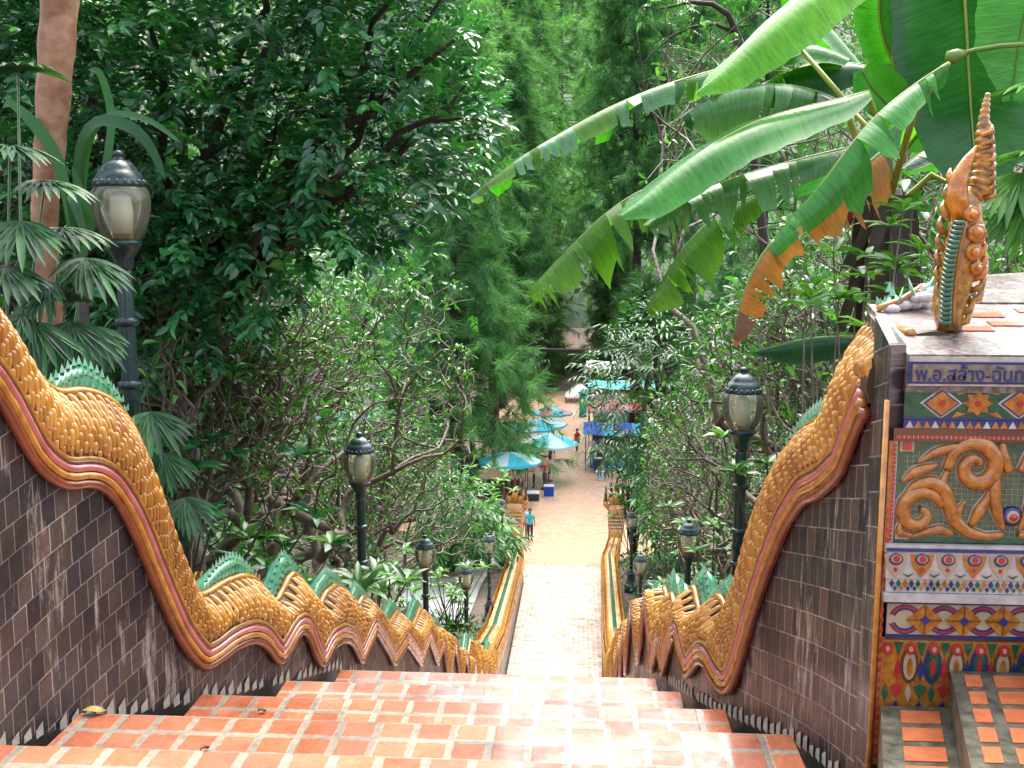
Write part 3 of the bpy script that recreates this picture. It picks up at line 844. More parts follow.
strokes = [
 (spiral(976,466,29,5,185,-330), [.012,.020,.020,.016,.010]),
 (spiral(922,513,25,4,20,430), [.012,.018,.017,.013,.008]),
 ([(905,500),(915,486),(932,481),(946,488),(952,505),(958,520),(972,531),(990,536),(1008,533)], [.006,.014,.018,.018,.016,.013,.008]),
 ([(918,463),(930,455),(940,450),(955,447),(965,447)], [.003,.012,.012,.008]),
 ([(903,482),(915,472),(930,468),(938,464)], [.003,.014,.012,.005]),
 ([(948,470),(943,485),(946,500)], [.006,.012,.010]),
 ([(975,525),(982,510),(990,497),(991,488)], [.008,.014,.010,.003]),
 ([(998,470),(996,490),(1000,510),(1008,528)], [.008,.016,.014,.006]),
 ([(1001,442),(1003,456),(1010,470)], [.008,.014,.012]),
 ([(912,538),(930,532),(945,528),(958,534)], [.003,.010,.012,.006]),
 ([(968,500),(960,512),(962,522)], [.004,.010,.008]),
 ([(905,520),(902,532),(916,536)], [.004,.010,.006]),
]
sc1, sc2 = MB(), MB()
for pts, r in strokes:
    c, c2, rr = scroll(pts, r)
    for cc in (c, c2):
        sc1.sweep(cc, rr*1.2, 8, flat=1)
        sc2.sweep(cc+np.array([0,.013,0]), rr*1.26+.004, 8)
sc1.build('scrollwork', M['mgold'], panel)
sc2.build('scroll_edge', M['mwhite'], panel)
m = MB()
for a_, mi in ((.030,2),(.022,0),(.014,4)):
    m.lathe([(a_,0),(a_*.8,.006+.01*(.03-a_)*40),(0.001,.012+.01*(.03-a_)*40)], (0,0,0), 12, mi)
rv = [(AX+v[0], PY-.004-v[2], zy(515)+v[1]) for v in np.concatenate(m.v)]
m2 = MB(); m2.add(rv, m.f, m.mi); m2.build('rosette', PM, panel)
# lower mouldings
m = MB()
za, zb_ = zy(551), zy(543.5)
prism(m, rect(X0-.005, X1, za, zb_), PY-.004, .02, WHITE); prism(m, rect(X0-.003, X1, za+.003, za+.013), PY-.0235, .003, BLUE)
m.build('blue_line', PM, pil, smooth=False)
m = MB()
za, zb_ = zy(577), zy(551.5)
m.hexa([(X0+.0,PY-.022,za),(X1,PY-.022,za),(X1,PY+.05,za),(X0+.0,PY+.05,za),(X0+.0,PY-.022,zb_),(X1,PY-.022,zb_),(X1,PY+.05,zb_),(X0,PY+.05,zb_)], WHITE)
for k in range(16):
    cx = xp(899)+k*.073
    if cx > X1-.04: break
    zc = zb_-.026
    prism(m, [(cx-.033,zb_-.004),(cx-.026,zc-.012),(cx,za+.004),(cx+.026,zc-.012),(cx+.033,zb_-.004)], PY-.0225, .003, GOLD if k % 2 else CREAM)
    prism(m, disc(cx, zc+.008, .020, .017), PY-.026, .002, BLUE); prism(m, disc(cx, zc+.010, .015, .012), PY-.0285, .002, CREAM); prism(m, disc(cx, zc+.011, .009, .010), PY-.031, .002, RED)
    prism(m, disc(cx, zc-.022, .005, .006), PY-.026, .002, RED)
    prism(m, [(cx+.0365-.015,za+.016),(cx+.0365,za+.004),(cx+.0365+.015,za+.016),(cx+.0365,za+.010)], PY-.0225, .003, GREEN)
m.build('petal_band', PM, pil, smooth=False)
m = MB()
za, zb_ = zy(591.5), zy(577.5)
prism(m, rect(X0+.004, X1, za, zb_), PY-.01, .004, WHITE)
for k in range(60):
    cx = X0+.02+k*.0185
    if cx > X1-.02: break
    prism(m, rhomb(cx, (za+zb_)/2+.005, .0075, .012), PY-.0145, .002, (BLUE,GREEN,GOLD)[k % 3]); prism(m, rhomb(cx+.009, (za+zb_)/2-.009, .006, .008), PY-.0145, .002, (GREEN,GOLD,BLUE)[k % 3])
prism(m, rect(X0-.004, X1, zy(600), zy(592)), PY-.01, .018, WHITE)
m.build('diamond_band', PM, pil, smooth=False)
m = MB()
za, zb_ = zy(638), zy(600.5)
prism(m, rect(X0+.003, X1, za, zb_), PY-.0, .004, BLUE); prism(m, rect(X0+.014, X1, za+.011, zb_-.011), PY-.0045, .002, CREAM)
zc = (za+zb_)/2
for k in range(-1, 10):
    cx = xp(933.5)+k*.11
    if cx > X1-.06: break
    c1 = cx+.055
    for r0, r1, mi in ((.030,.036,BLUE),(.037,.043,RED),(.044,.047,BLUE)):
        for a0 in (20, 200): ring(m, c1, zc, r0, r1, PY-.0065, .002, mi, rad(a0), rad(a0+140), 9, sz=.95)
    if cx < X0+.02: continue
    prism(m, rhomb(cx, zc, .051, .046), PY-.009, .003, GOLD)
    for a_ in (0, math.pi/2):
        dx, dz = .045*math.cos(a_), .041*math.sin(a_); ex, ez = -.0016*math.sin(a_), .0016*math.cos(a_)
        prism(m, [(cx-dx-ex,zc-dz-ez),(cx+dx-ex,zc+dz-ez),(cx+dx+ex,zc+dz+ez),(cx-dx+ex,zc-dz+ez)], PY-.0125, .001, BROWN)
    prism(m, rhomb(cx, zc, .015, .014), PY-.014, .002, BLUE)
m.build('rhomb_band', PM, pil, smooth=False)
m = MB()
za, zb_ = .0, zy(638.5)
prism(m, rect(X0+.006, X1, za, zb_), PY+.004, .004, BROWN)
prism(m, rect(X0+.012, X1, za, zb_-.008), PY-.0005, .003, GOLD)
for k in range(18):
    cx = xp(897)+k*.066
    if cx > X1-.05: break
    a_ = k % 2
    if cx-.03 > X0+.012:
        prism(m, disc(cx, zb_-.082, .026, .056, 14), PY-.004, .003, BROWN if a_ else BLUE); prism(m, disc(cx, zb_-.082, .018, .044, 14), PY-.0075, .002, CREAM if a_ else GREEN)
        prism(m, disc(cx, zb_-.086, .008, .028, 10), PY-.010, .002, GOLD if a_ else RED)
    prism(m, disc(cx, zb_-.030, .015, .018), PY-.010, .003, RED); prism(m, disc(cx, zb_-.030, .006, .008), PY-.0135, .002, CREAM)
    prism(m, [(cx+.033-.013,zb_-.012),(cx+.033+.013,zb_-.012),(cx+.033,zb_-.055)][::-1], PY-.004, .003, GREEN)
    prism(m, rhomb(cx+.033, zb_-.098, .009, .036), PY-.004, .003, BLUE if a_ else RED)
    prism(m, [(cx+.033-.018,zb_-.150),(cx+.033,zb_-.185),(cx+.033+.018,zb_-.150),(cx+.033,zb_-.138)], PY-.004, .004, GREEN if a_ else RED)
    prism(m, rhomb(cx, zb_-.168, .010, .028), PY-.004, .004, CREAM if a_ else GREEN)
    prism(m, rhomb(cx+.033, zb_-.215, .012, .024), PY-.004, .003, BLUE)
m.build('lower_panel', PM, pil, smooth=False)
# side wall (dark tiles) up to the balustrade, gold strip on its corner
m = MB()
A = np.array([X0-.012, PY, 0]); ztA = float(P(896,345,PY)[2]); 
Yb = 3.49; B = np.array([float(P(867,311,Yb)[0]), Yb, 0]); ztB = float(P(867,311,Yb)[2])
off = np.array([.045, .01, 0])
vs = [A+[0,0,-.3], A+off+[0,0,-.3], B+off+[0,0,-.3], B+[0,0,-.3], A+[0,0,ztA], A+off+[0,0,ztA], B+off+[0,0,ztB], B+[0,0,ztB]]
m.hexa(vs)
sw = m.build('side_wall', M['wall_tile'], pil, smooth=False)
ul = sw.data.uv_layers.new(name='UVMap')
for lp in sw.data.loops:
    c = sw.data.vertices[lp.vertex_index].co
    ul.data[lp.index].uv = ((c.y*1.02-c.x*.2)+.03, c.z-.25*c.y)
m = MB(); m.sweep([A+[-.006,-.012,-.02], A+[-.006,-.012,zy(410)*.5], A+[-.006,-.012,zy(400)]], .0085, 8); m.build('gold_strip', M['ochre'], pil)
m = MB(); m.box(X0-.004, X0+.012, PY-.004, PY+.010, 0, zy(441)); 
for k in range(26): m.box(X0-.006, X0-.004+.009, PY-.0065, PY-.0038, .02+k*.03, .034+k*.03, 1)
m.build('corner_strip', [M['mgold'], M['mred']], pil, smooth=False)

# lower tiled return from the pillar to the balustrade wall
m = MB()
A2 = np.array([X0-.012, PY+.003, 0]); B2 = np.array([float(Rx(3.13))+.001, 3.13, 0]); o2 = np.array([.03,.01,0])
z2a, z2b = float(P(890,347,PY)[2]), float(P(867,316,3.13)[2])
m.hexa([A2+[0,0,-.3], A2+o2+[0,0,-.3], B2+o2+[0,0,-.3], B2+[0,0,-.3], A2+[0,0,z2a], A2+o2+[0,0,z2a], B2+o2+[0,0,z2b], B2+[0,0,z2b]])
sw = m.build('return_wall', M['wall_tile'], pil, smooth=False)
ul = sw.data.uv_layers.new(name='UVMap')
for lp in sw.data.loops:
    c = sw.data.vertices[lp.vertex_index].co; ul.data[lp.index].uv = (c.y*1.02-c.x*.2, c.z+.25*c.y)
# low block behind the pillar
lw = thing('low_wall', 'weathered grey topped low wall behind the pillar beside the golden tail', 'wall', (1.7, 4.2, 0))
pA = P(992,278,3.75); pB = P(1023,309,3.2)
m = MB()
xs0 = pA[0]; zt_ = pA[2]
m.hexa([(pB[0],3.52,-.2),(2.6,3.52,-.2),(2.6,4.4,-.2),(pA[0]-.02,3.95,-.2),(pB[0],3.52,pB[2]),(2.6,3.52,pB[2]),(2.6,4.4,zt_+.05),(pA[0]-.02,3.95,zt_)])
m.build('block', cm, lw, smooth=False)

# golden tail on the pillar ------------------------------------------------
TY = 3.18
tail = thing('tail_finial', 'golden flame shaped serpent tail standing on the pillar top', 'finial', P(952,326,TY))
def tp(a, b, dy=0): return P(a, b, TY+dy)
m = MB()
line = [(950,330),(948,312),(952,290),(958,268),(963,245),(966,222),(966,202),(970,188)]
m.sweep([tp(*q) for q in line], [.036,.048,.053,.053,.052,.048,.042,.022], 16)
m.build('body', M['gold_tail'], tail)
m = MB()
line = [(968,200),(979,190),(984,172),(985,152),(984,135),(984,118),(986,104),(988,93)]
rr = [.026,.034,.032,.028,.024,.015,.011,.006]
q = np.array([tp(*c) for c in line]); t = np.linspace(0,7,50)
q2 = np.stack([np.interp(t, range(8), q[:,i]) for i in range(3)],1); r2 = np.interp(t, range(8), rr)*(1+.16*np.sin(t*14))
m.sweep(q2, r2, 12); m.build('horn', M['gold_tail'], tail)
m = MB()
for k in range(22):
    f = k/21.; a, b = 946+14*f-4*math.sin(f*3), 322-100*f
    c = tp(a, b, -.075-.012*math.sin(f*3.1)); 
    m.sweep([c+[-.016,.008,.006],c+[-.006,-.006,-.003],c+[.006,-.006,-.003],c+[.016,.008,.006]], [.004,.0085,.0085,.004], 6)
m.sweep([tp(946+14*f-4*math.sin(f*3), 322-100*f, -.064-.012*math.sin(f*3.1)) for f in np.linspace(0,1,14)], .015, 8)
m.build('green_spine', M['dgreen'], tail)
for e in (-6, 7):
    m = MB(); m.sweep([tp(946+14*f-4*math.sin(f*3)+e, 323-102*f, -.062) for f in np.linspace(0,1,14)], .006, 6); m.build('spine_edge', M['ochre'], tail)
M['orange'] = simple('orange_glaze', (.62,.25,.010), .15, scale=30, coat=.8, c2=(.36,.10,.006), bump=.4)
for a, b, r in ((972,214,.026),(977,233,.030),(974,252,.027),(977,268,.020)):
    m = MB(); c = tp(a, b, -.060)
    q = MB(); q.lathe([(r*.2,-.03),(r*.95,-.012),(r,.0),(r*.86,.008),(r*.62,.006),(r*.55,.012),(r*.3,.020),(.001,.022)], (0,0,0), 14)
    q.v[0] = q.v[0]*np.where((np.arange(len(q.v[0])) % 14 % 2 == 0)[:,None], np.array([1,1,1.0]), np.array([.90,.90,1.0]))
    m.add([(c[0]+v[0], c[1]-v[2], c[2]+v[1]) for v in q.v[0]], [f[::-1] for f in q.f])
    m.build('flower_boss', M['orange'], tail)
for k in range(9):      # curled flame lobes down both edges
    for sd in (0, 1):
        f = k/8.
        if sd == 0: a, b = 937+8*abs(f-.3)+ (18*max(0,f-.6)), 308-128*f
        else: a, b = 972+10*math.sin(f*2.6)-6*(f < .15), 318-90*f
        m = MB(); c = tp(a, b, -.02); s_ = -1 if sd == 0 else 1
        m.sweep([c+[-s_*.03,0,-.022],c+[s_*.000,-.010,-.008],c+[s_*.007,-.008,.014],c+[s_*.000,0,.034]], [.009,.012,.009,.002], 8)
        m.build('flame_lobe', M['gold_tail'] if sd == 0 or k < 4 else M['orange'], tail)
for k in range(8):
    m = MB(); f = k/7.; c = tp(991-1*k*.3, 196-64*f, -.02)
    m.sweep([c+[-.02,0,-.01],c+[.006,-.012,0],c+[.004,-.008,.02]], [.008,.010,.003], 7); m.build('horn_lobe', M['gold_tail'], tail)
m = MB(); m.sweep([tp(962,222,-.03),tp(956,200,-.03),tp(958,180,-.03),tp(968,160,-.03),tp(977,146,-.03)], [.03,.034,.028,.016,.004], 10); m.build('flame_fin', M['orange'], tail)

# white ceramic pieces
cer = thing('ceramic_fragment', 'white and pale green ceramic flakes piled behind the golden tail', 'fragments', P(905,312,3.42))
M['cer'] = simple('white_ceramic', (.72,.70,.72), .2, scale=20, coat=.6, c2=(.55,.52,.55)); M['cerg'] = simple('pale_green_ceramic', (.25,.55,.42), .2, scale=30, coat=.6)
for k, (a, b, r, gr) in enumerate(((892,309,.03,0),(902,305,.034,0),(912,304,.036,0),(922,303,.034,0),(928,297,.034,0),(918,298,.03,0),(907,299,.026,0),(930,306,.03,0),(900,297,.02,1),(912,290,.026,1),(930,284,.024,1),(924,288,.026,0),(935,292,.03,0))):
    m = MB(); c = P(a, b, 3.40+.02*(k % 4)); an = rnd.uniform(-.6,.6)
    d = np.array([math.sin(an), 0, math.cos(an)])
    if gr: m.sweep([c-d*r, c, c+d*r*1.6], [r*.6,r*.5,.002], 7, flat=.4)
    else: m.lathe([(.002,-r*.6),(r*.8,-r*.35),(r,0),(r*.75,r*.4),(.002,r*.6)], c, 9, sx=1, sy=.7)
    m.build('flake', M['cerg'] if gr else M['cer'], cer)
m = MB(); m.sweep([P(877,309,3.4),P(888,305,3.4),P(900,301,3.41),P(912,293,3.42),P(922,284,3.44)], [.011,.012,.012,.009,.004], 8); m.build('yellow_ridge', M['ochre'], cer)

# side steps -----------------------------------------------------------------
ss = thing('side_steps', 'narrow tiled steps climbing right in front of the mosaic pillar', 'steps', (1.2, 2.6, 0))
xs = [float(P(881,707,2.93)[0]), float(P(951,672,2.93)[0]), 1.33, 1.6]
zs = [float(P(905,707,2.93)[2]), float(P(975,672,2.93)[2])]; zs.append(zs[1]+.11)
for k in range(3):
    d = .26
    y0, y1 = 1.9, 2.935
    m = MB()
    a, b = xs[k], xs[k+1]+(.0 if k < 2 else .6)
    sh = (2.935-y0)*d
    m.hexa([(a-sh,y0,-.05),(b-sh,y0,-.05),(b,y1,-.05),(a,y1,-.05),(a-sh,y0,zs[k]),(b-sh,y0,zs[k]),(b,y1,zs[k]),(a,y1,zs[k])])
    st = m.build('step', M['conc'], ss, smooth=False)
    # terracotta tiles set in the tread
    t_ = MB()
    ncol = 1 if k == 0 else 2
    for r_ in range(12):
        yy = y1-.035-r_*.108
        if yy < y0+.05: break
        for c_ in range(ncol):
            if k == 0: u0, u1 = a+.055, a+.165
            elif c_ == 0: u0, u1 = a+.035, a+.08
            else: u0, u1 = a+.115, a+.225
            w = (u1-u0); zq = zs[k]+.0035; j = rnd.uniform(-.003,.003)
            f0 = lambda yv: -(y1-yv)*d
            q = [(u0+f0(yy-.078),yy-.078+j),(u1+f0(yy-.078),yy-.078+j),(u1+f0(yy),yy+j),(u0+f0(yy),yy+j)]
            t_.add([(p[0],p[1],zq-.01) for p in q]+[(p[0],p[1],zq) for p in q], BOXF)
    t_.build('tread_tiles', M.setdefault('terr', simple('terracotta', (.52,.15,.055), .35, scale=25, coat=.3, c2=(.38,.10,.04), bump=.2)), st, smooth=False)

# fallen leaf scraps on the steps
M['deadleaf'] = simple('dead_leaf', (.30,.22,.05), .5, scale=20); M['deadbrown'] = simple('dead_brown_leaf', (.11,.05,.02), .5, scale=20)
for k, (a, b, Y_, ln, mt, lab) in enumerate(((95,713,3.8,.09,'deadleaf','yellow fallen leaf lying in the left gutter of the steps'),(205,750,3.3,.04,'deadbrown','small brown leaf on the near left tread'),(262,712,4.1,.035,'deadbrown','small brown leaf at the end of the third step'))):
    m = MB(); p = P(a, b, 3.0); 
    d_ = FW + RT*(a-512)/FPX + UP*(384-b)/FPX
    zt_ = {0:-.235,1:-.235,2:-.475}[k]; Yh = (zt_-EYE)/d_[2]*d_[1]
    c = P(a, b, Yh)
    an = [.2,1.0,.4][k]; u = np.array([math.cos(an),math.sin(an),0]); v = np.array([-u[1],u[0],0])
    m.grid([[c+u*ln*(f-.5)+v*g*ln*.28*math.sin(math.pi*min(1,f*.95+.04))+np.array([0,0,.004+.010*g*g+.006*math.sin(f*5)]) for g in (-1,0,1)] for f in np.linspace(0,1,7)])
    tag(m.build('fallen_leaf', M[mt]), lab, 'leaf')

# ------------------------------------------------------------------ lamps
def glass_mat():
    m, nt, b, out = new_mat('globe_glass')
    tr = N(nt, 'ShaderNodeBsdfTransparent'); tr.inputs[0].default_value = (.92,.94,.88,1)
    gl = N(nt, 'ShaderNodeBsdfGlossy', Roughness=.06); gl.inputs[0].default_value = (.9,.9,.9,1)
    df = N(nt, 'ShaderNodeBsdfTranslucent'); df.inputs[0].default_value = (.85,.83,.62,1)
    d2 = N(nt, 'ShaderNodeBsdfDiffuse'); d2.inputs[0].default_value = (.72,.69,.50,1)
    fr = N(nt, 'ShaderNodeFresnel', IOR=1.5)
    a1 = N(nt, 'ShaderNodeMixShader'); a1.inputs[0].default_value = .5
    nt.links.new(df.outputs[0], a1.inputs[1]); nt.links.new(d2.outputs[0], a1.inputs[2])
    a2 = N(nt, 'ShaderNodeMixShader'); a2.inputs[0].default_value = .27
    nt.links.new(tr.outputs[0], a2.inputs[1]); nt.links.new(a1.outputs[0], a2.inputs[2])
    a3 = N(nt, 'ShaderNodeMixShader'); nt.links.new(fr.outputs[0], a3.inputs[0])
    nt.links.new(a2.outputs[0], a3.inputs[1]); nt.links.new(gl.outputs[0], a3.inputs[2])
    nt.links.new(a3.outputs[0], out.inputs['Surface'])
    return m
M['glass'] = glass_mat()
M['diff'] = simple('frosted_shade', (.80,.77,.68), .4, scale=5, var=.06)
M['brass'] = simple('brass_socket', (.45,.25,.08), .35, scale=20, metal=.6)
LH = 2.45
def make_lamp(label):
    r = thing('street_lamp', label, 'street lamp', (0,0,0), 'street lamps along the steps')
    m = MB(); m.lathe([(.20,-.35),(.20,.10),(.17,.13),(.135,.16),(.125,.42),(.14,.45),(.11,.49),(.075,.56),(.065,.62)], n=16); m.build('base', M['iron'], r)
    m = MB(); m.lathe([(.058,.60),(.055,1.0),(.05,1.1),(.05,1.70),(.046,1.72),(.044,1.80)], n=14)
    for z_ in (.72, 1.02, 1.42):
        m.lathe([(.05,z_-.03),(.070,z_-.02),(.076,z_),(.070,z_+.02),(.05,z_+.03)], n=14)
    m.build('post', M['iron'], r)
    m = MB(); m.lathe([(.045,1.74),(.06,1.77),(.055,1.80),(.07,1.83),(.10,1.88),(.115,1.90),(.118,1.915),(.112,1.93),(.06,1.932)], n=20); m.build('cup', M['iron'], r)
    g = [(.100,1.925),(.118,1.95),(.143,1.995),(.163,2.05),(.176,2.11),(.180,2.165),(.176,2.21),(.163,2.245),(.146,2.262)]
    m = MB(); m.lathe(g, n=28); 
    m.f = [f for f in m.f if len(f) == 4]; m.mi = [0]*len(m.f)
    gl = m.build('globe', M['glass'], r)
    m = MB(); m.lathe([(.055,1.96),(.058,1.99),(.066,2.0),(.072,2.10),(.062,2.19),(.03,2.225),(.005,2.23)], n=18); m.build('inner_shade', M['diff'], r)
    m = MB(); m.lathe([(.045,1.93),(.06,1.935),(.062,1.965),(.04,1.97)], n=14); m.build('socket', M['brass'], r)
    m = MB(); m.lathe([(.146,2.255),(.158,2.258),(.162,2.275),(.150,2.285),(.145,2.31),(.128,2.345),(.112,2.352),(.106,2.37),(.075,2.405),(.045,2.42),(.035,2.425),(.03,2.44),(.038,2.45),(.03,2.47),(.012,2.48)], n=24)
    for k in range(20):
        a = k*2*math.pi/20
        m.lathe([(.004,2.262),(.014,2.27),(.014,2.29),(.004,2.30)], (.150*math.cos(a),.150*math.sin(a),0), 6)
    m.build('cap', M['iron'], r)
    return r
lamps = [(118,150,6.35,'L','tall street lamp in front of the dark glossy tree, nearest on the left'),
 (359,432,10.9,'L','street lamp standing clear before the tangle of bare branches'),
 (425,535,16.8,'L','short showing street lamp above the left green crests, third from the tall one'),
 (466,563,22.4,'L','lowest hung street lamp of the left row, by bright shrubs'),
 (489,533,26.8,'L','street lamp whose flared base stands on the left paved path'),
 (502,498,38.0,'L','last street lamp of the left row, half hidden by foliage'),
 (744,367,9.0,'R','big street lamp behind the right golden crests under the dry banana leaf'),
 (689,519,15.3,'R','second street lamp of the right row, before dark shrubs'),
 (651,577,20.6,'R','street lamp peeping lowest over the right golden crests'),
 (641,552,24.5,'R','thin street lamp between the lowest and the farthest of the right row'),
 (632,510,31.0,'R','farthest street lamp of the right row, beside the bright steps')]
proto = None
for a, b, Y_, sd, lab in lamps:
    p = P(a, b, Y_)
    loc = (p[0], p[1], p[2]-2.48)
    if proto is None:
        proto = make_lamp(lab); proto.location = loc
    else:
        o = dup(proto, loc, rnd.uniform(0,3), lab)
# ------------------------------------------------------------------ parasols, stalls, people on the square
def cloth(name, c, t=.35, rough=.6):
    m = simple(name, c, rough, scale=3, var=.12); nt = m.node_tree; b = nt.nodes['Principled BSDF']; out = nt.nodes['Material Output']
    t_ = N(nt, 'ShaderNodeBsdfTranslucent'); t_.inputs[0].default_value = rgba(c)
    mx = N(nt, 'ShaderNodeMixShader'); mx.inputs[0].default_value = t
    nt.links.new(b.outputs[0], mx.inputs[1]); nt.links.new(t_.outputs[0], mx.inputs[2]); nt.links.new(mx.outputs[0], out.inputs['Surface'])
    return m
M['cyan'] = cloth('cyan_cloth', (.07,.66,.90)); M['pcyan'] = cloth('pale_cyan_cloth', (.60,.90,.94)); M['red'] = cloth('red_cloth', (.75,.04,.09)); M['royal'] = cloth('royal_blue_cloth', (.02,.13,.75)); M['wcloth'] = cloth('white_cloth', (.80,.80,.84)); M['yel'] = cloth('yellow_cloth', (.75,.50,.03)); M['pinkc'] = cloth('pink_cloth', (.7,.25,.35)); M['teal'] = cloth('teal_cloth', (.05,.45,.42))
M['pole'] = simple('dark_pole', (.08,.07,.06), .4); M['wood'] = simple('brown_wood', (.13,.07,.04), .6, scale=6); M['dark'] = simple('dark_goods', (.03,.03,.045), .5)
def parasol(px, py, Y_, rad_, label, mats, tilt=0.0, drop=.42, h=None):
    top = P(px, py, Y_); c = np.array([top[0], top[1], PLZ]); H = top[2]-PLZ
    r = thing('parasol', label, 'parasol', c, 'parasols on the square')
    m = MB(); n = 8; rows = []
    seg = 40
    for k in range(7):
        f = k/6.; row = []
        for j in range(seg+1):
            a = j*2*math.pi/seg
            fr = abs((a*n/(2*math.pi)) % 1-.5)*2       # 1 at rib, 0 between
            rr = rad_*f*(.93+.07*fr if f > .5 else 1)
            row.append((c[0]+rr*math.cos(a), c[1]+rr*math.sin(a)+0, top[2]-drop*f**1.25-(.10*f*f*(1-fr)) + tilt*rr*math.cos(a)))
        rows.append(row)
    m.grid(rows)
    for k in range(6): 
        for j in range(seg): m.mi[k*seg+j] = 1 if (j//5) % 2 else 0
    cn = m.build('canopy', mats, r)
    rows2 = [rows[-1], [(x, y_, z_-.13) for x, y_, z_ in rows[-1]]]
    m = MB(); m.grid(rows2); m.build('valance', mats[0], cn)
    m = MB(); m.sweep([c, c+[0,0,H+.12]], .03, 8); m.build('pole', M['pole'], r)
    for k in range(n):
        a = k*2*math.pi/n
        m = MB(); m.sweep([(c[0], c[1], top[2]-.03), (c[0]+rad_*math.cos(a)*.98, c[1]+rad_*math.sin(a)*.98, top[2]-drop-.03+tilt*rad_*math.cos(a))], .012, 5); m.build('rib', M['pole'], r)
    m = MB(); m.lathe([(.25,0),(.25,.06),(.06,.12),(.04,.3)], c, 12); m.build('foot', M['pole'], r)
    return r
parasol(510, 452, 56, 1.75, 'wide bright cyan parasol nearest the two standing people', [M['cyan'], M['pcyan']])
parasol(549, 433, 61, 1.75, 'cyan and white parasol reaching farthest over the paving', [M['pcyan'], M['cyan']], drop=.55)
parasol(538, 419, 66, 1.9, 'pale cyan parasol behind the cyan and white one', [M['cyan'], M['pcyan']], tilt=.1)
parasol(552, 406, 74, 1.5, 'small far blue parasol, last of the left line', [M['cyan'], M['pinkc']])
parasol(545, 458, 59, .52, 'little red parasol low in front of the cyan ones', [M['red'], M['pinkc']], drop=.28)
# awnings over the right stalls
def stall(px, Y_, w, dpt, hgt, roofm, label, goods, skirt):
    p = P(px, 450, Y_); c = np.array([p[0], Y_, PLZ])
    r = thing('market_stall', label, 'market stall', c, 'market stalls on the square')
    m = MB()
    rows = [[(c[0]-w/2+w*i/8., c[1]-dpt/2+dpt*j/5., PLZ+hgt+.35*math.sin(math.pi*j/5.)+.04*math.sin(i*2.0)) for i in range(9)] for j in range(6)]
    m.grid(rows); 
    for k in range(len(m.f)): m.mi[k] = 1 if (k % 8) % 3 == 2 else 0
    m.build('awning', roofm, r)
    for sx in (-1, 1):
        for sy in (-1, 1):
            m = MB(); m.sweep([c+[sx*w*.47,sy*dpt*.47,0], c+[sx*w*.47,sy*dpt*.47,hgt+.02]], .03, 6); m.build('post', M['pole'], r)
    m = MB(); m.box(c[0]-w*.42, c[0]+w*.42, c[1]-dpt*.3, c[1]+dpt*.2, PLZ+.72, PLZ+.78); m.build('table', M['wood'], r, smooth=False)
    m = MB(); m.box(c[0]-w*.41, c[0]+w*.41, c[1]-dpt*.29, c[1]+dpt*.19, PLZ+.02, PLZ+.715); m.build('skirt', skirt, r, smooth=False)
    for k in range(9):
        m = MB(); gx = c[0]-w*.38+w*.76*k/8.; s_ = rnd.uniform(.10,.17)
        m.lathe([(s_*.7,0),(s_,s_*.5),(s_*.9,s_*1.2),(s_*.4,s_*1.6)], (gx, c[1]-dpt*.1+rnd.uniform(-.2,.15), PLZ+.782), 8); m.build('goods', goods[k % len(goods)], r)
    return r
stall(622, 66, 5.0, 4.2, 2.3, [M['royal'], M['cyan']], 'stall with royal blue awning, nearest on the right of the square', [M['pinkc'], M['yel'], M['wcloth']], M['royal'])
stall(616, 73.5, 4.2, 3.6, 2.6, [M['red'], M['pinkc']], 'stall with red and pink awning between the blue ones', [M['wcloth'], M['red']], M['dark'])
stall(620, 81, 5.2, 4.4, 3.0, [M['cyan'], M['teal']], 'stall with cyan awning behind the red one', [M['yel'], M['cyan']], M['teal'])
stall(620, 89, 6.0, 4.4, 3.6, [M['wcloth'], M['pcyan']], 'stall with white awning at the far end of the square', [M['wcloth']], M['wcloth'])
stall(497, 57.5, 3.6, 2.4, 1.75, [M['dark'], M['wood']], 'dark roofed stall under the wide cyan parasol', [M['pinkc'], M['yel'], M['wcloth'], M['dark']], M['dark'])
stall(300, 60, 4.5, 3.0, 2.6, [M['royal'], M['wcloth']], 'blue and white stall glimpsed through the left branches', [M['pinkc'], M['wcloth']], M['royal'])
stall(345, 64, 4.5, 3.0, 3.2, [M['cyan'], M['wcloth']], 'cyan and white stall glimpsed through branches above the second lamp', [M['pinkc'], M['wcloth']], M['wcloth'])
# crates and boxes
def crate(px, py, Y_, w, h, mt, label, cat='crate', name='crate'):
    p = P(px, py, Y_); r = thing(name, label, cat, (p[0], Y_, PLZ))
    m = MB(); x0, x1, y0, y1 = p[0]-w/2, p[0]+w/2, Y_-w*.35, Y_+w*.35
    t = .03
    m.box(x0, x1, y0, y1, PLZ+.003, PLZ+t)
    for a in ((x0,x1,y0,y0+t),(x0,x1,y1-t,y1),(x0,x0+t,y0+t,y1-t),(x1-t,x1,y0+t,y1-t)): m.box(*a, PLZ+t, PLZ+h)
    m.build('shell', mt, r, smooth=False)
    m = MB(); m.box(x0-.02, x1+.02, y0-.02, y1+.02, PLZ+h+.002, PLZ+h+.05); m.build('lid', M['wcloth'], r, smooth=False)
    return r
crate(549, 478, 57.5, .55, .55, M['royal'], 'blue cool box with white lid beside the vendors', 'cool box', 'cool_box')
crate(520, 492, 54.5, .5, .75, M['yel'], 'yellow crate under the wide cyan parasol', 'crate')
crate(531, 488, 56.5, .9, .4, M['dark'], 'low dark crate at the front of the left stall', 'crate')
crate(600, 478, 61.5, .5, .5, M['wcloth'], 'white box standing alone by the right stalls', 'box', 'box')
crate(598, 470, 63.5, .5, .9, M['dark'], 'tall dark bin by the right stalls', 'bin', 'bin')

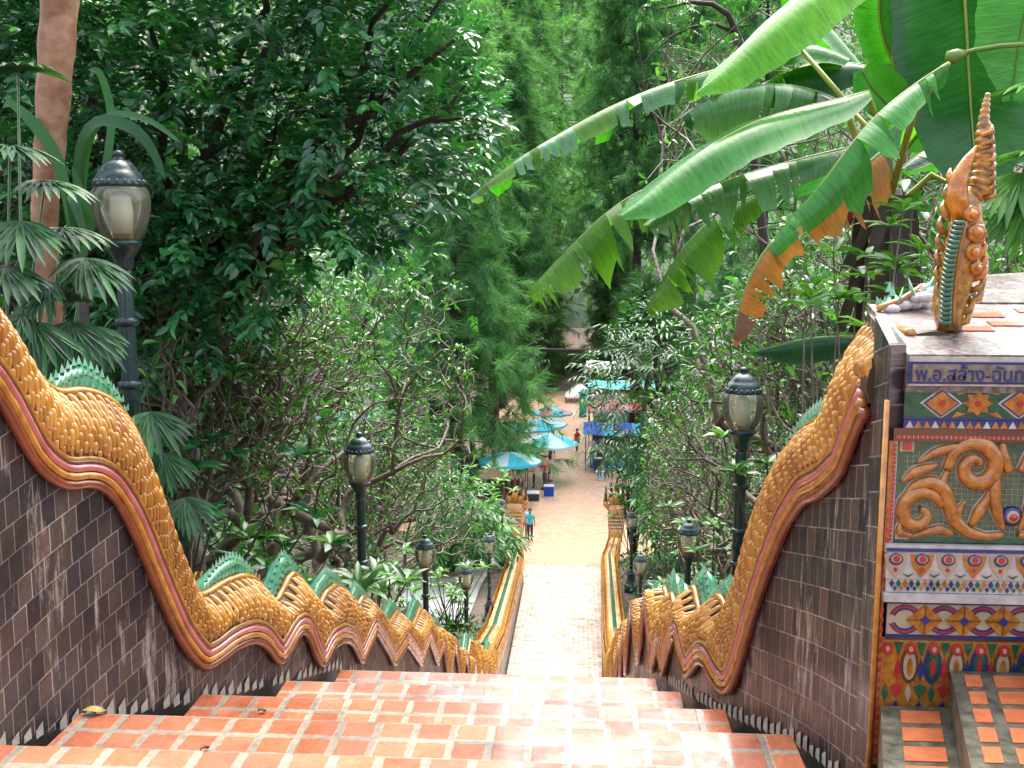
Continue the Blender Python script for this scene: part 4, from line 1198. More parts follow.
# far end of the square: wall and white van-like shed, post
fw = thing('shop_building', 'pale low shop building closing the far end of the square', 'building', (4, 103, PLZ))
M['plaster'] = simple('cream_plaster', (.34,.28,.22), .7, scale=1.2, var=.2); M['rooft'] = simple('brown_roof', (.16,.09,.06), .5, scale=3)
m = MB(); m.box(-3, 9, 102, 108, PLZ-.5, PLZ+3.6); m.build('wall', M['plaster'], fw, smooth=False)
m = MB(); m.hexa([(-3.6,101.2,PLZ+3.6),(9.6,101.2,PLZ+3.6),(9.6,108.6,PLZ+3.6),(-3.6,108.6,PLZ+3.6),(-3.6,104.5,PLZ+5.4),(9.6,104.5,PLZ+5.4),(9.6,105.2,PLZ+5.4),(-3.6,105.2,PLZ+5.4)]); m.build('roof', M['rooft'], fw, smooth=False)
for k in range(4):
    m = MB(); x_ = -2+k*2.8; m.box(x_, x_+1.2, 101.94, 101.99, PLZ+1.1, PLZ+2.4); w_ = m.build('window', M['white'], fw, smooth=False)
    m = MB(); m.box(x_+.08, x_+1.12, 101.90, 101.935, PLZ+1.18, PLZ+2.32); m.build('pane', M['dark'], w_, smooth=False)
gp = thing('gate_post', 'green square post at the right of the far square', 'post', tuple(P(583,430,84)[:2])+(PLZ,))
p = P(583,405,84)
m = MB(); m.box(p[0]-.3,p[0]+.3,83.7,84.3,PLZ,P(583,392,84)[2]-.1); m.build('shaft', M['teal'], gp, smooth=False)
m = MB(); m.lathe([(.42,0),(.42,.1),(.2,.2),(.02,.4)], (p[0],84,P(583,392,84)[2]-.1), 4); m.build('cap', M['teal'], gp, smooth=False)
cv = thing('canopy_tent', 'white tent roof at the far end of the square', 'tent', (float(P(580,390,92)[0]), 92, PLZ))
c = np.array(wloc(cv)); zt_ = P(580,384,92)[2]
m = MB(); m.hexa([c+[-1.3,-1.3,zt_-PLZ-1.0],c+[1.3,-1.3,zt_-PLZ-1.0],c+[1.3,1.3,zt_-PLZ-1.0],c+[-1.3,1.3,zt_-PLZ-1.0],c+[-.12,-.12,zt_-PLZ],c+[.12,-.12,zt_-PLZ],c+[.12,.12,zt_-PLZ],c+[-.12,.12,zt_-PLZ]]); m.build('roof', M['wcloth'], cv, smooth=False)
for sx in (-1,1):
    for sy in (-1,1):
        m = MB(); m.sweep([c+[sx*1.25,sy*1.25,0],c+[sx*1.25,sy*1.25,zt_-PLZ-1.0]], .04, 6); m.build('leg', M['pole'], cv)

# people ------------------------------------------------------------------------
M['skin'] = simple('skin', (.33,.17,.10), .5, scale=10, var=.1); M['hair'] = simple('black_hair', (.012,.010,.009), .4)
M['jeans'] = simple('navy_trousers', (.025,.03,.07), .7, scale=12); M['tshirtc'] = simple('turquoise_shirt', (.03,.50,.55), .7, scale=9, var=.15); M['tshirtp'] = simple('pale_pink_shirt', (.68,.45,.52), .7, scale=9, var=.12); M['tshirtw'] = simple('white_shirt', (.75,.74,.76), .7, scale=9, var=.1); M['shoe'] = simple('dark_shoes', (.02,.018,.016), .5); M['greyt'] = simple('grey_trousers', (.20,.18,.2), .7, scale=9)
def person(label, loc, rz, Hh, top, legs, arms='down', sit=False, stride=.0):
    """one skinned body; clothing colours by region, hair as a child"""
    k = Hh/1.7
    hip = .92 if not sit else .50
    V, E, R = [], [], []
    def add(p, r, par=None):
        V.append(tuple(np.array(p)*k)); R.append(r*k)
        if par is not None: E.append((par, len(V)-1))
        return len(V)-1
    pel = add((0,0,hip), .13)
    wa = add((0,.01,hip+.18), .115, pel); ch = add((0,0,hip+.38), .14, wa); nb = add((0,-.01,hip+.52), .07, ch); nk = add((0,.0,hip+.58), .052, nb)
    h1 = add((0,.02,hip+.66), .085, nk); h2 = add((0,.01,hip+.76), .085, h1)
    hands = []
    for s in (-1, 1):
        th = add((s*.09,0,hip-.06), .095, pel)
        if sit:
            kn = add((s*.12,.38,hip-.02), .065, th); an = add((s*.12,.40,.10), .042, kn)
        else:
            kn = add((s*.10,.02+s*stride,hip*.53), .062, th); an = add((s*.105,-.02+s*stride*1.4,.10), .042, kn)
        to = add((s*.12,V[an][1]/k+.16,.04), .036, an)
        sh = add((s*.175,0,hip+.44), .062, ch)
        if arms == 'down' or (arms == 'one' and s < 0): el = add((s*.23,-.03,hip+.20), .044, sh); wr = add((s*.23,.06,hip-.03), .030, el); hd = add((s*.225,.09,hip-.11), .033, wr)
        else: el = add((s*.24,.04,hip+.20), .044, sh); wr = add((s*.15,.27,hip+.18), .030, el); hd = add((s*.12,.34,hip+.17), .033, wr)
        hands.append((np.array(V[hd]), np.array(V[hd])-np.array(V[wr]), s))
    me = bpy.data.meshes.new('sk'); me.from_pydata(V, E, [])
    o = bpy.data.objects.new('sk', me); COL.objects.link(o)
    md = o.modifiers.new('s', 'SKIN'); md.use_smooth_shade = True
    for i, d in enumerate(me.skin_vertices[0].data): d.radius = (R[i], R[i]*(.8 if i in (1,2) else 1)); d.use_root = (i == 0)
    sb = o.modifiers.new('b', 'SUBSURF'); sb.levels = 2; sb.render_levels = 2
    bpy.context.view_layer.update()
    bm = bpy.data.meshes.new_from_object(o.evaluated_get(bpy.context.evaluated_depsgraph_get()))
    vv = [tuple(v.co) for v in bm.vertices]; ff = [tuple(p.vertices) for p in bm.polygons]
    bpy.data.objects.remove(o)
    m = MB()
    va = np.array(vv); mis = []
    for f in ff:
        c = va[list(f)].mean(0)/k
        if c[2] > hip+.545: mi = 0
        elif abs(c[0]) > .165 and (c[2] < hip+.20 or c[1] > .12) and c[2] < hip+.3 and c[2] > hip-.25 and not (c[1] > .2 and sit and c[2] < hip+.08): mi = 0
        elif c[2] > hip+.0: mi = 1
        elif c[2] < .085: mi = 3
        else: mi = 2
        mis.append(mi)
    m.add(va, ff, mis)
    for hp, d, s in hands:      # fingers
        d = d/np.linalg.norm(d); side = np.cross(d, [1.0,0,0]) ; side = side/np.linalg.norm(side)
        for q, ln in enumerate((.062,.075,.080,.070)):
            b = hp+side*((q-1.5)*.017*k)+d*.02*k
            m.sweep([b, b+d*ln*.5*k, b+d*ln*.85*k+np.array([-s*.018,0,0])*k], [.0085*k,.008*k,.006*k], 6, mi=0)
        b = hp+side*.03*k; m.sweep([b, b+(d*.6+side*.7)*.03*k, b+(d+side*.4)*.055*k], [.010*k,.009*k,.007*k], 6, mi=0)
    hz = (hip+.70)*k
    # face: nose, ears
    m.sweep([(0,.085*k,hz+.045*k),(0,.108*k,hz+.005*k),(0,.09*k,hz-.005*k)], [.008*k,.016*k,.01*k], 6, mi=0)
    for s in (-1,1):
        m.sweep([(s*.083*k,.01*k,hz-.02*k),(s*.094*k,.0,hz+.01*k),(s*.085*k,.0,hz+.035*k)], [.008*k,.014*k,.008*k], 6, mi=0)
        m.lathe([(.001,-.008*k),(.010*k,0),(.001,.008*k)], (s*.032*k,.088*k,hz+.03*k), 6, mi=3)
    m.sweep([(-.025*k,.088*k,hz-.035*k),(0,.094*k,hz-.035*k),(.025*k,.088*k,hz-.035*k)], .006*k, 5, mi=4)
    r = thing('person', label, 'person', (0,0,0))
    m.build('body', [M['skin'], top, legs, M['shoe'], M['mred']], r, world=False)
    m = MB()
    rows = []
    for i in range(8):
        t = i/7*math.pi*.62
        rows.append([(.099*k*math.sin(t)*math.cos(a), (.104*k*math.sin(t)*math.sin(a)-.012*k - (.022*k if (t > 1.2 and math.sin(a) > .2) else 0)), hz+.022*k+ (.105*k*math.cos(t))) for a in np.linspace(0, 2*math.pi, 17)])
    m.grid(rows); m.build('hair', M['hair'], r, world=False)
    r.location = loc; r.rotation_euler = (0,0,rz)
    return r
def crowd():
    person('person in a dark shirt behind the blue cool box under the red parasol', foot(550,474), rad(100), 1.65, M['jeans'], M['greyt'], arms='one')
    person('person in a red shirt standing right of the cyan and white parasol', foot(577,452), rad(40), 1.62, M['tshirtr'], M['jeans'], stride=.06)
    person('person in a white shirt by the right blue awning', foot(594,462), rad(-60), 1.66, M['tshirtw'], M['jeans'], arms='one')
M['tshirtr'] = simple('red_shirt', (.55,.04,.05), .7, scale=9, var=.15)
def foot(px, py, Y_=None):
    d = FW + RT*(px-512)/FPX + UP*(384-py)/FPX
    Y_ = (PLZ-EYE)/d[2]*d[1]; p = P(px, py, Y_); return (p[0], p[1], PLZ)
person('person in a turquoise shirt and navy trousers standing at the foot of the steps', foot(530,541.5), rad(200), 1.62, M['tshirtc'], M['jeans'], stride=.05)
person('person in a pale pink shirt standing beside the one in turquoise', foot(524.2,539.5), rad(-20), 1.64, M['tshirtp'], M['greyt'], arms='one')
person('person in a white shirt minding the stall by the blue cool box', foot(545,487), rad(150), 1.62, M['tshirtw'], M['greyt'], arms='up')
person('person in pink bending arms forward beside the left stall goods', foot(534,488), rad(90), 1.6, M['tshirtp'], M['jeans'], arms='up')
person('person in a white shirt walking under the far pale cyan parasol', foot(553,455), rad(10), 1.65, M['tshirtw'], M['jeans'], stride=.08)
crowd()
# ------------------------------------------------------------------ plants
def leaf_arrays(base, d, n, L, W, fold=.22, droop=.18, lo=False, shape=0):
    base, d, n = np.asarray(base,float), nrm(d), np.asarray(n,float)
    n = nrm(n - d*np.sum(n*d, 1, keepdims=True)); s = np.cross(d, n)
    L = np.asarray(L)[:,None]; W = np.asarray(W)[:,None]
    up = n*W*fold; dr = n*L*droop
    if lo:
        m = base + d*L*.5; t = base + d*L - dr
        V = np.stack([base, m + s*W*.5 + up, m - s*W*.5 + up, m, t], 1)
        F = np.array([(0,1,3),(0,3,2),(3,1,4),(3,4,2)])
    else:
        a, b = (.28,.66) if shape == 0 else (.42,.78)
        w1, w2 = (.44,.42) if shape == 0 else (.36,.50)
        m1 = base + d*L*a; m2 = base + d*L*b - dr*.35; t = base + d*L - dr
        V = np.stack([base, m1, m2, t, m1 - s*W*w1 + up, m2 - s*W*w2 + up, m1 + s*W*w1 + up, m2 + s*W*w2 + up], 1)
        F = np.array([(0,6,1),(0,1,4),(1,6,7),(1,7,2),(1,2,5),(1,5,4),(2,7,3),(2,3,5)])
    k = V.shape[1]; n_ = len(base)
    return V.reshape(-1,3), (F[None]+(np.arange(n_)*k)[:,None,None]).reshape(-1,3), k
def rdir(n, up=0.0, g=rng):
    v = g.normal(size=(n,3)); v = nrm(v); v[:,2] += up; return nrm(v)
def foliage(name, mat, parent, base, d, n, L, W, tone, **kw):
    V, F, k = leaf_arrays(base, d, n, L, W, **kw)
    return arr_obj(name, V, F, mat, parent, tone=np.repeat(tone, k))
def tones(n, bias=1.6): return rng.random(n)**bias
M['lf_dark'] = leaf_mat('glossy_dark_leaf', (0.0096,0.06547,0.0288), (0.0624,0.3062,0.0816), rough=.2, trans=.25, spec=.7)
M['lf_frang'] = leaf_mat('frangipani_leaf', (0.01823,0.0756,0.02145), (0.1114,0.315,0.06188), rough=.27, trans=.32, spec=.5)
M['lf_mid'] = leaf_mat('mid_green_leaf', (0.01365,0.0735,0.02013), (0.0819,0.294,0.05635), rough=.4, trans=.3)
M['lf_bright'] = leaf_mat('bright_green_leaf', (.035,.14,.025), (.13,.34,.05), rough=.38, trans=.35)
M['lf_palm'] = leaf_mat('palm_leaf', (.008,.045,.018), (.04,.16,.04), rough=.45, trans=.2, spec=.35)
M['lf_pine'] = leaf_mat('pine_needle', (.05,.17,.065), (.19,.43,.16), rough=.55, trans=.4)
M['lf_pine2'] = leaf_mat('dark_pine_needle', (0.01836,0.06569,0.02244), (0.09336,0.2475,0.051), rough=.55, trans=.3)
M['lf_wood'] = leaf_mat('far_wood_leaf', (0.02994,0.09388,0.02356), (0.1308,0.3096,0.04851), rough=.6, trans=.3)
M['lf_narrow'] = leaf_mat('narrow_leaf', (0.009112,0.04554,0.01519), (0.0515,0.193,0.03797), rough=.3, trans=.2)
M['lf_cover'] = leaf_mat('undergrowth_leaf', (0.01081,0.04971,0.009555), (0.07638,0.2366,0.02389), rough=.4, trans=.25)

def inpoly(x, y, poly):
    c = np.zeros(len(x), bool); n = len(poly)
    for i in range(n):
        x1, y1 = poly[i]; x2, y2 = poly[(i+1) % n]
        k = ((y1 > y) != (y2 > y)) & (x < (x2-x1)*(y-y1)/(y2-y1+1e-9)+x1); c ^= k
    return c
def region_points(poly, n, Y0, Y1, clump=None):
    """n world points whose bearing falls inside an outline, spread through the depth Y0..Y1"""
    xs = [p[0] for p in poly]; ys = [p[1] for p in poly]; out = []
    while len(out) < n:
        x = rng.uniform(min(xs), max(xs), 4*n); y = rng.uniform(min(ys), max(ys), 4*n)
        k = inpoly(x, y, poly); x, y = x[k], y[k]
        for a, b in zip(x, y):
            out.append(P(a, b, rng.uniform(Y0, Y1)))
            if len(out) >= n: break
    return np.array(out)
def pinnate(twigs, dirs, nl, tl, L, W, hang=.22, up=-.35, jn=.28):
    """leaves in two rows along each twig; returns base, dir, normal"""
    b, d, n = [], [], []
    for p, t in zip(twigs, dirs):
        t = t/np.linalg.norm(t); s = np.cross(t, [0,0,1.0]); s = s/max(1e-6, np.linalg.norm(s)); u = np.cross(s, t)
        for k in range(nl):
            f = (k+.5)/nl; sg = 1 if k % 2 else -1
            b.append(p + t*tl*f - np.array([0,0,1])*tl*hang*f*f)
            dd = t*(.35+.5*f) + s*sg*(1-.55*f) + np.array([0,0,up]) + rng.normal(0,.14+(jn-.28)*.4,3)
            d.append(dd); n.append(u + rng.normal(0,jn,3))
    return np.array(b), np.array(d), np.array(n)

def limb_net(mb, root, pts, r0, n=6, mi=0, levels=14):
    """curving limbs from root through clusters of points"""
    pts = np.asarray(pts)
    idx = rng.permutation(len(pts))[:levels]
    for i in idx:
        p = pts[i]; mid = root*.45+p*.55 + rng.normal(0,.12,3)*np.linalg.norm(p-root)*.5; mid[2] = (root[2]*.35+p[2]*.65)
        t = np.linspace(0,1,9)[:,None]
        c = (1-t)**2*root + 2*t*(1-t)*mid + t*t*p
        c[1:-1] += rng.normal(0,.02,(7,3))*np.linalg.norm(p-root)
        mb.sweep(c, np.linspace(r0, r0*.15, 9)*rnd.uniform(.6,1), n, mi=mi)

def crown_tree(name, label, base, polys, ntw, Y0, Y1, mat, leaf=(.15,.06), nl=10, tl=.3, trunk_r=.16, fork=None, bark='barkd', group=None, cat='tree', limbs=30, bias=1.6, outward=None, pk=None):
    base = np.asarray(base, float)
    r = thing(name, label, cat, base, group)
    tw = np.concatenate([region_points(pl, int(ntw*w), Y0, Y1) for pl, w in polys])
    c = tw.mean(0) if outward is None else np.asarray(outward)
    d = nrm(tw-c)*.8 + rng.normal(0,.55,(len(tw),3)); d[:,2] -= .15
    fork = np.asarray(fork if fork is not None else base*.4+c*.6, float)
    m = MB()
    t = np.linspace(0,1,10)[:,None]
    tr = base*(1-t)+fork*t + np.sin(t*5)*np.array([.12,.05,0])
    m.sweep(tr-[0,0,.25]*(1-t), np.linspace(trunk_r*1.25, trunk_r*.75, 10), 10)
    m.build('trunk', M[bark], r)
    m = MB(); limb_net(m, fork, tw, trunk_r*.5, levels=limbs); m.build('limb', M[bark], r)
    # clumps of twigs so that the crown has lit sprays and dark gaps
    b, dd, n = pinnate(tw, d, nl, tl, *leaf, **(pk or {}))
    L = leaf[0]*rng.uniform(.65,1.25,len(b)); W = leaf[1]*rng.uniform(.75,1.2,len(b))
    tone = np.clip(np.repeat(rng.random(len(tw))**bias, nl)*.75 + rng.random(len(b))*.3, 0, 1)
    foliage('crown', mat, r, b, dd, n, L, W, tone)
    return r

# big dark glossy tree upper left
DP = [(-70,-140),(470,-140),(462,0),(470,60),(492,105),(474,150),(446,185),(405,210),(385,248),(335,252),(300,226),(255,236),(205,300),(150,330),(95,320),(40,250),(-70,190)]
DP2 = [(100,150),(330,180),(300,300),(200,360),(110,420),(100,300)]
crown_tree('broadleaf_tree', 'big dark glossy broadleaf tree filling the upper left behind the tall lamp', (-4.2,9.2,float(ground_z(np.array(-4.2),np.array(9.2)))), [(DP,.9),(DP2,.1)], 3500, 7.3, 10.8, M['lf_dark'], pk=dict(hang=.05, up=-.02, jn=.42), leaf=(.125,.056), nl=10, tl=.27, trunk_r=.20, fork=P(190,330,9.4), limbs=46, bias=1.6, outward=P(250,160,10.5))

# frangipani: crooked forking branches with leaves only at their tips
def frangipani(label, x, y, hgt, lean=(0,0), r0=.14, lv=6, seed=1, leafy=1.0, group='frangipani trees along the steps', spread=1.0, mat='lf_frang', tipL=.125, name='frangipani_tree'):
    rg = np.random.default_rng(seed)
    base = np.array([x, y, float(ground_z(np.array(x), np.array(y)))-.1])
    r = thing(name, label, 'tree', base, group)
    mb = MB(); mt = MB(); tips = []
    def grow(p, d, L, rr, level):
        q = p + d*L
        zq = q[2]-EYE
        if lean[0] > 0: over = q[0] - ((-1.05-.06*max(0, q[1]-11)) if zq > np.interp(q[1], [6.35,10.9,16.8,22.4,26.8,38], [.55,-2.05,-5.0,-7.4,-7.7,-10.5])+.3 else -2.62)
        else: over = (max(.25+.03*max(0, q[1]-8), .059*q[1] if q[1] > 12 else 0) if zq > np.interp(q[1], [6,9,15.3,20.6,24.5,31], [.3,-1.1,-4.3,-7.0,-7.8,-8.35])+.3 else 1.8) - q[0]
        if over > 0: return
        side = rg.normal(0, .13, 3)*L
        c = [p, p+d*L*.35+side*.7, p+d*L*.7+side, q]
        (mt if level >= lv-1 else mb).sweep(c, [rr, rr*.93, rr*.86, rr*.80], 5 if level < lv-2 else 8, cap=False)
        if level <= 0:
            tips.append((q, d)); return
        nb = 3 if (rg.random() < (.55 if level > 1 else .3)) else 2
        a0 = rg.uniform(0, 2*math.pi)
        u = np.cross(d, [0,0,1.0]); 
        if np.linalg.norm(u) < .1: u = np.array([1.0,0,0])
        u = u/np.linalg.norm(u); w = np.cross(d, u)
        for k in range(nb):
            a = a0 + k*2*math.pi/nb + rg.normal(0,.3)
            sp = rg.uniform(.42,.85)*spread
            nd = d*math.cos(sp) + (u*math.cos(a)+w*math.sin(a))*math.sin(sp)
            nd[2] += .10 if level > 2 else .20
            nd = nd + np.array([lean[0], lean[1], 0])*.12
            nd /= np.linalg.norm(nd)
            if q[2] + nd[2]*L < base[2]+.5: nd[2] = abs(nd[2])
            e_ = q + nd*L*1.1
            ze = e_[2]-EYE
            if lean[0] > 0:
                hi = ze > np.interp(e_[1], [6.35,10.9,16.8,22.4,26.8,38], [.55,-2.05,-5.0,-7.4,-7.7,-10.5])+.45
                lim = (-1.25-.06*max(0, e_[1]-11)) if hi else -2.75
                if e_[0] > lim: nd[0] = -abs(nd[0])*.4
            else:
                hi = ze > np.interp(e_[1], [6,9,15.3,20.6,24.5,31], [.3,-1.1,-4.3,-7.0,-7.8,-8.35])+.4
                lim = max(.40+.03*max(0, e_[1]-8), .062*e_[1] if e_[1] > 12 else 0) if hi else 1.85
                if e_[0] < lim: nd[0] = abs(nd[0])*.4
            if e_[2] > base[2]+hgt-.1: nd[2] = -abs(nd[2])*.25
            if e_[1] < 6.3: nd[1] = abs(nd[1])*.5
            nd = nd/np.linalg.norm(nd)
            grow(q, nd, L*rg.uniform(.68,.92), rr*rg.uniform(.55,.74), level-1)
            if level < lv-1 and rg.random() < .10: tips.append((q, nd))
    L0 = hgt*.24
    d0 = np.array([lean[0]*.5, lean[1]*.5, 1.0]); d0 /= np.linalg.norm(d0)
    grow(base, d0, L0, r0*.82, lv)
    mt.build('trunk', M['bark'], r); mb.build('limb', M['bark'], r)
    B, D, NN = [], [], []
    for q, d in tips:
        n = int(rg.integers(1, 5)*leafy)
        if n < 1: continue
        u = np.cross(d, [0.3,0.2,1.0]); u /= np.linalg.norm(u); w = np.cross(d, u)
        a0 = rg.uniform(0, 6.3)
        for k in range(n):
            a = a0+k*2.4; s = rg.uniform(.55,1.25)
            dd = d*math.cos(s)+(u*math.cos(a)+w*math.sin(a))*math.sin(s)
            B.append(q-d*.03*rg.random()); D.append(dd); NN.append(d*math.sin(s)-(u*math.cos(a)+w*math.sin(a))*math.cos(s)+rg.normal(0,.25,3))
    n = len(B)
    foliage('crown', M[mat], r, B, D, np.array(NN), tipL*rg.uniform(.6,1.2,n), tipL*.34*rg.uniform(.8,1.2,n), rg.random(n)**1.5, shape=1, droop=.14)
    return r
LFR = [(-3.5,8.4,3.9,(.5,.1),.15,7,1,'frangipani with the thickest grey trunks, left of the steps behind the first green crest'),
 (-4.3,10.2,4.4,(.6,.1),.15,7,2,'frangipani just behind the thick trunked one under the dark glossy tree'),
 (-3.7,12.4,5.4,(.7,.1),.14,7,3,'frangipani whose bare twigs fan out above the second left lamp'),
 (-4.9,14.5,6.4,(.6,-.1),.15,7,4,'tall leafy frangipani reaching up beside the hazy pines'),
 (-4.3,16.8,5.4,(.5,-.2),.13,7,5,'frangipani behind the third left lamp'),
 (-5.0,20.5,5.2,(.4,-.1),.13,6,6,'frangipani near the lowest lamp of the left row'),
 (-5.8,9.0,5.5,(.2,.0),.15,6,7,'shaded frangipani deep behind the tall lamp'),
 (-5.2,25.5,4.6,(.3,0),.12,6,8,'frangipani by the grey side path')]
for x, y_, h, ln, r0, lv, sd, lab in LFR: frangipani(lab, x, y_, h, ln, r0, lv, sd)
RFR = [(2.7,7.6,3.6,(-.25,.1),.12,7,11,'frangipani right behind the right golden crests and big lamp'),
 (3.2,9.6,4.6,(-.4,.0),.14,7,12,'frangipani with dense bare twigs under the banana leaves'),
 (3.1,12.2,5.4,(-.4,-.1),.14,7,13,'frangipani over the second lamp of the right row'),
 (3.7,14.0,9.4,(-.35,-.1),.16,7,14,'tallest right frangipani, its pale leaves above the long torn banana leaf'),
 (3.2,16.5,5.4,(-.45,0),.13,7,15,'frangipani leaning to the steps past the second right lamp'),
 (3.4,20.5,5.2,(-.4,0),.13,7,16,'frangipani by the thin right lamps'),
 (3.8,25.5,5.2,(-.35,0),.12,6,17,'frangipani near the farthest right lamp'),
 (4.6,8.2,5.6,(-.2,0),.14,6,18,'frangipani at the right edge behind the banana plant')]
for x, y_, h, ln, r0, lv, sd, lab in RFR: frangipani(lab, x, y_, h, ln, r0, lv, sd)

# pendulous narrow leaved tree before the right stalls
crown_tree('narrow_leaf_tree', 'dark narrow leaved tree hanging in front of the blue and red stalls', (3.9,33,float(ground_z(np.array(3.9),np.array(33.)))), [([(590,425),(584,385),(590,345),(620,310),(650,300),(720,320),(720,470),(660,480),(636,468),(616,458),(598,445)],1.0)], 420, 29, 34, M['lf_narrow'], leaf=(.34,.07), nl=9, tl=.7, trunk_r=.16, fork=P(660,420,33), limbs=22)
crown_tree('narrow_leaf_tree', 'dark bushy tree on the right bank beyond the thin lamps', (4.6,38,float(ground_z(np.array(4.6),np.array(38.)))), [([(640,490),(655,460),(700,440),(730,520),(700,560),(660,548),(645,525)],1.0)], 420, 33, 40, M['lf_mid'], leaf=(.32,.10), nl=9, tl=.6, trunk_r=.14, fork=P(660,500,36), limbs=18)
crown_tree('roadside_tree', 'mid green tree with feathery sprays overhanging the left serpent tail', (-4.6,35,float(ground_z(np.array(-4.6),np.array(35.)))), [([(425,470),(465,490),(490,512),(506,528),(512,545),(495,548),(470,545),(440,548),(415,520)],1.0)], 300, 31, 38, M['lf_mid'], leaf=(.34,.11), nl=10, tl=.7, trunk_r=.14, fork=P(460,500,35), limbs=18)

# pines -------------------------------------------------------------------------
def tuft_mesh(n=70, L=.55, W=.022, seed=3):
    rg = np.random.default_rng(seed)
    t = rg.random(n); b = np.stack([np.zeros(n), np.zeros(n), 0.0*t], 1); ax = np.array([1.0,0,0])
    b = ax*(t[:,None]*.9)
    d = rg.normal(size=(n,3)); d = nrm(d); d[:,0] = np.abs(d[:,0])*.5+.55; d[:,2] -= .25
    return b, nrm(d), L*rg.uniform(.6,1.1,n), W
def pine(label, px, ytop, Y_, rad_, seed, mat='lf_pine', nspray=420, hclear=.1, droop=.25, needles=60, group='pines behind the steps', W=.045, Ln=.8):
    rg = np.random.default_rng(seed)
    tp_ = P(px, ytop, Y_); gz = float(ground_z(np.array(tp_[0]), np.array(tp_[1])))
    base = np.array([tp_[0], tp_[1], gz-.2]); H = tp_[2]-gz
    r = thing('pine_tree', label, 'pine', base, group)
    m = MB(); t = np.linspace(0,1,10)
    m.sweep(base+np.stack([.25*np.sin(t*4+seed), .2*np.cos(t*3), t*H*1.0], 1), np.linspace(.012*H+.08, .03, 10), 8); m.build('trunk', M['barkd'], r)
    mb = MB(); B, D, LL, T = [], [], [], []
    nspray = int(nspray*2.4); nb = max(10, nspray//9)
    for k in range(nb):
        f = hclear + (1-hclear)*(k+rg.random())/nb
        an = k*2.4+rg.normal(0,.3)
        bl = rad_*(1.0-.75*f**1.6)*rg.uniform(.65,1.15)
        p0 = base+np.array([.25*math.sin(f*4+seed), .2*math.cos(f*3), H*f])
        u = np.array([math.cos(an), math.sin(an), 0])
        s_ = np.linspace(0,1,7)[:,None]
        c = p0 + u*bl*s_ + np.array([0,0,1])*(bl*(.18*s_ - (droop+.2)*s_*s_)) + rg.normal(0,.04*bl,(7,3))*s_
        mb.sweep(c, np.linspace(.05,.012,7), 4, cap=False)
        for q in range(9):
            g = rg.uniform(.3,1.02); i = min(5, int(g*6)); pp = c[i]+(c[i+1]-c[i])*(g*6-i)
            dd = u*rg.uniform(.2,.9) + rg.normal(0,.5,3) + np.array([0,0,-.15-droop*.5])
            dd /= np.linalg.norm(dd); tl = rg.uniform(.7,1.6)
            tt = rg.random(needles)
            sdv = np.cross(dd, rg.normal(size=3)); sdv /= np.linalg.norm(sdv); wv = np.cross(dd, sdv)
            a = rg.uniform(0,6.28,needles)
            nd = dd*.75 + (sdv*np.cos(a)[:,None]+wv*np.sin(a)[:,None])*.7; nd[:,2] -= .25
            B.append(pp + dd*(tt*tl)[:,None]); D.append(nd); LL.append(Ln*rg.uniform(.6,1.15,needles)); T.append(np.clip(np.full(needles, rg.random())*.7+rg.random(needles)*.3,0,1))
    mb.build('limb', M['barkd'], r)
    B, D, LL, T = np.concatenate(B), nrm(np.concatenate(D)), np.concatenate(LL), np.concatenate(T)
    nn = rg.normal(size=B.shape); nn = nrm(nn-D*np.sum(nn*D,1,keepdims=True)); s = np.cross(D, nn)
    V = np.stack([B-s*W*.5, B+s*W*.5, B+D*LL[:,None]], 1).reshape(-1,3)
    F = np.arange(len(V)).reshape(-1,3)
    arr_obj('crown', V, F, M[mat], r, tone=np.repeat(T,3), smooth=False)
    return r
PN = [(470,290,63,3.4,21,'lf_pine',420,'weeping bright pine standing over the wide cyan parasol',.45),
 (455,20,58,5.5,22,'lf_pine',620,'tall soft pine left of the open gap, behind the leafy frangipani',.3),
 (496,20,72,5.5,23,'lf_pine',620,'hazy pine in the middle of the picture behind the gap',.3),
 (560,-110,114,8.5,24,'lf_pine',760,'hazy pine towering behind the long torn banana leaf tip',.25),
 (500,-140,88,9,25,'lf_pine',760,'highest pale pine in the upper middle',.25),
 (640,-60,74,7,26,'lf_pine',620,'pine behind the pale frangipani leaves on the upper right',.25),
 (700,-110,84,8.5,27,'lf_pine',620,'pine at the back behind the yellow green banana leaf',.25),
 (430,-150,72,8,28,'lf_pine',620,'tall pine whose side shows past the dark glossy tree',.25),
 (650,280,62,2.8,29,'lf_pine2',420,'dark drooping pine over the right stalls',.45),
 (534,225,99,4.0,30,'lf_pine2',420,'dark low pine left of the far shop building',.35),
 (618,235,99,3.6,33,'lf_pine2',420,'dark low pine right of the far shop building',.35),
 (770,-80,70,7.5,31,'lf_pine',520,'pine deep behind the banana plant',.25),
 (380,-120,80,8,32,'lf_pine',520,'pine far behind the dark glossy tree',.25)]
for px_, yt_, Y_, rd, sd, mt_, ns, lab, dr in PN: pine(lab, px_, yt_, Y_, rd, sd, mt_, ns, droop=dr, hclear=.72 if sd in (21,29) else .42 if sd in (23,25,26,27) else .12)

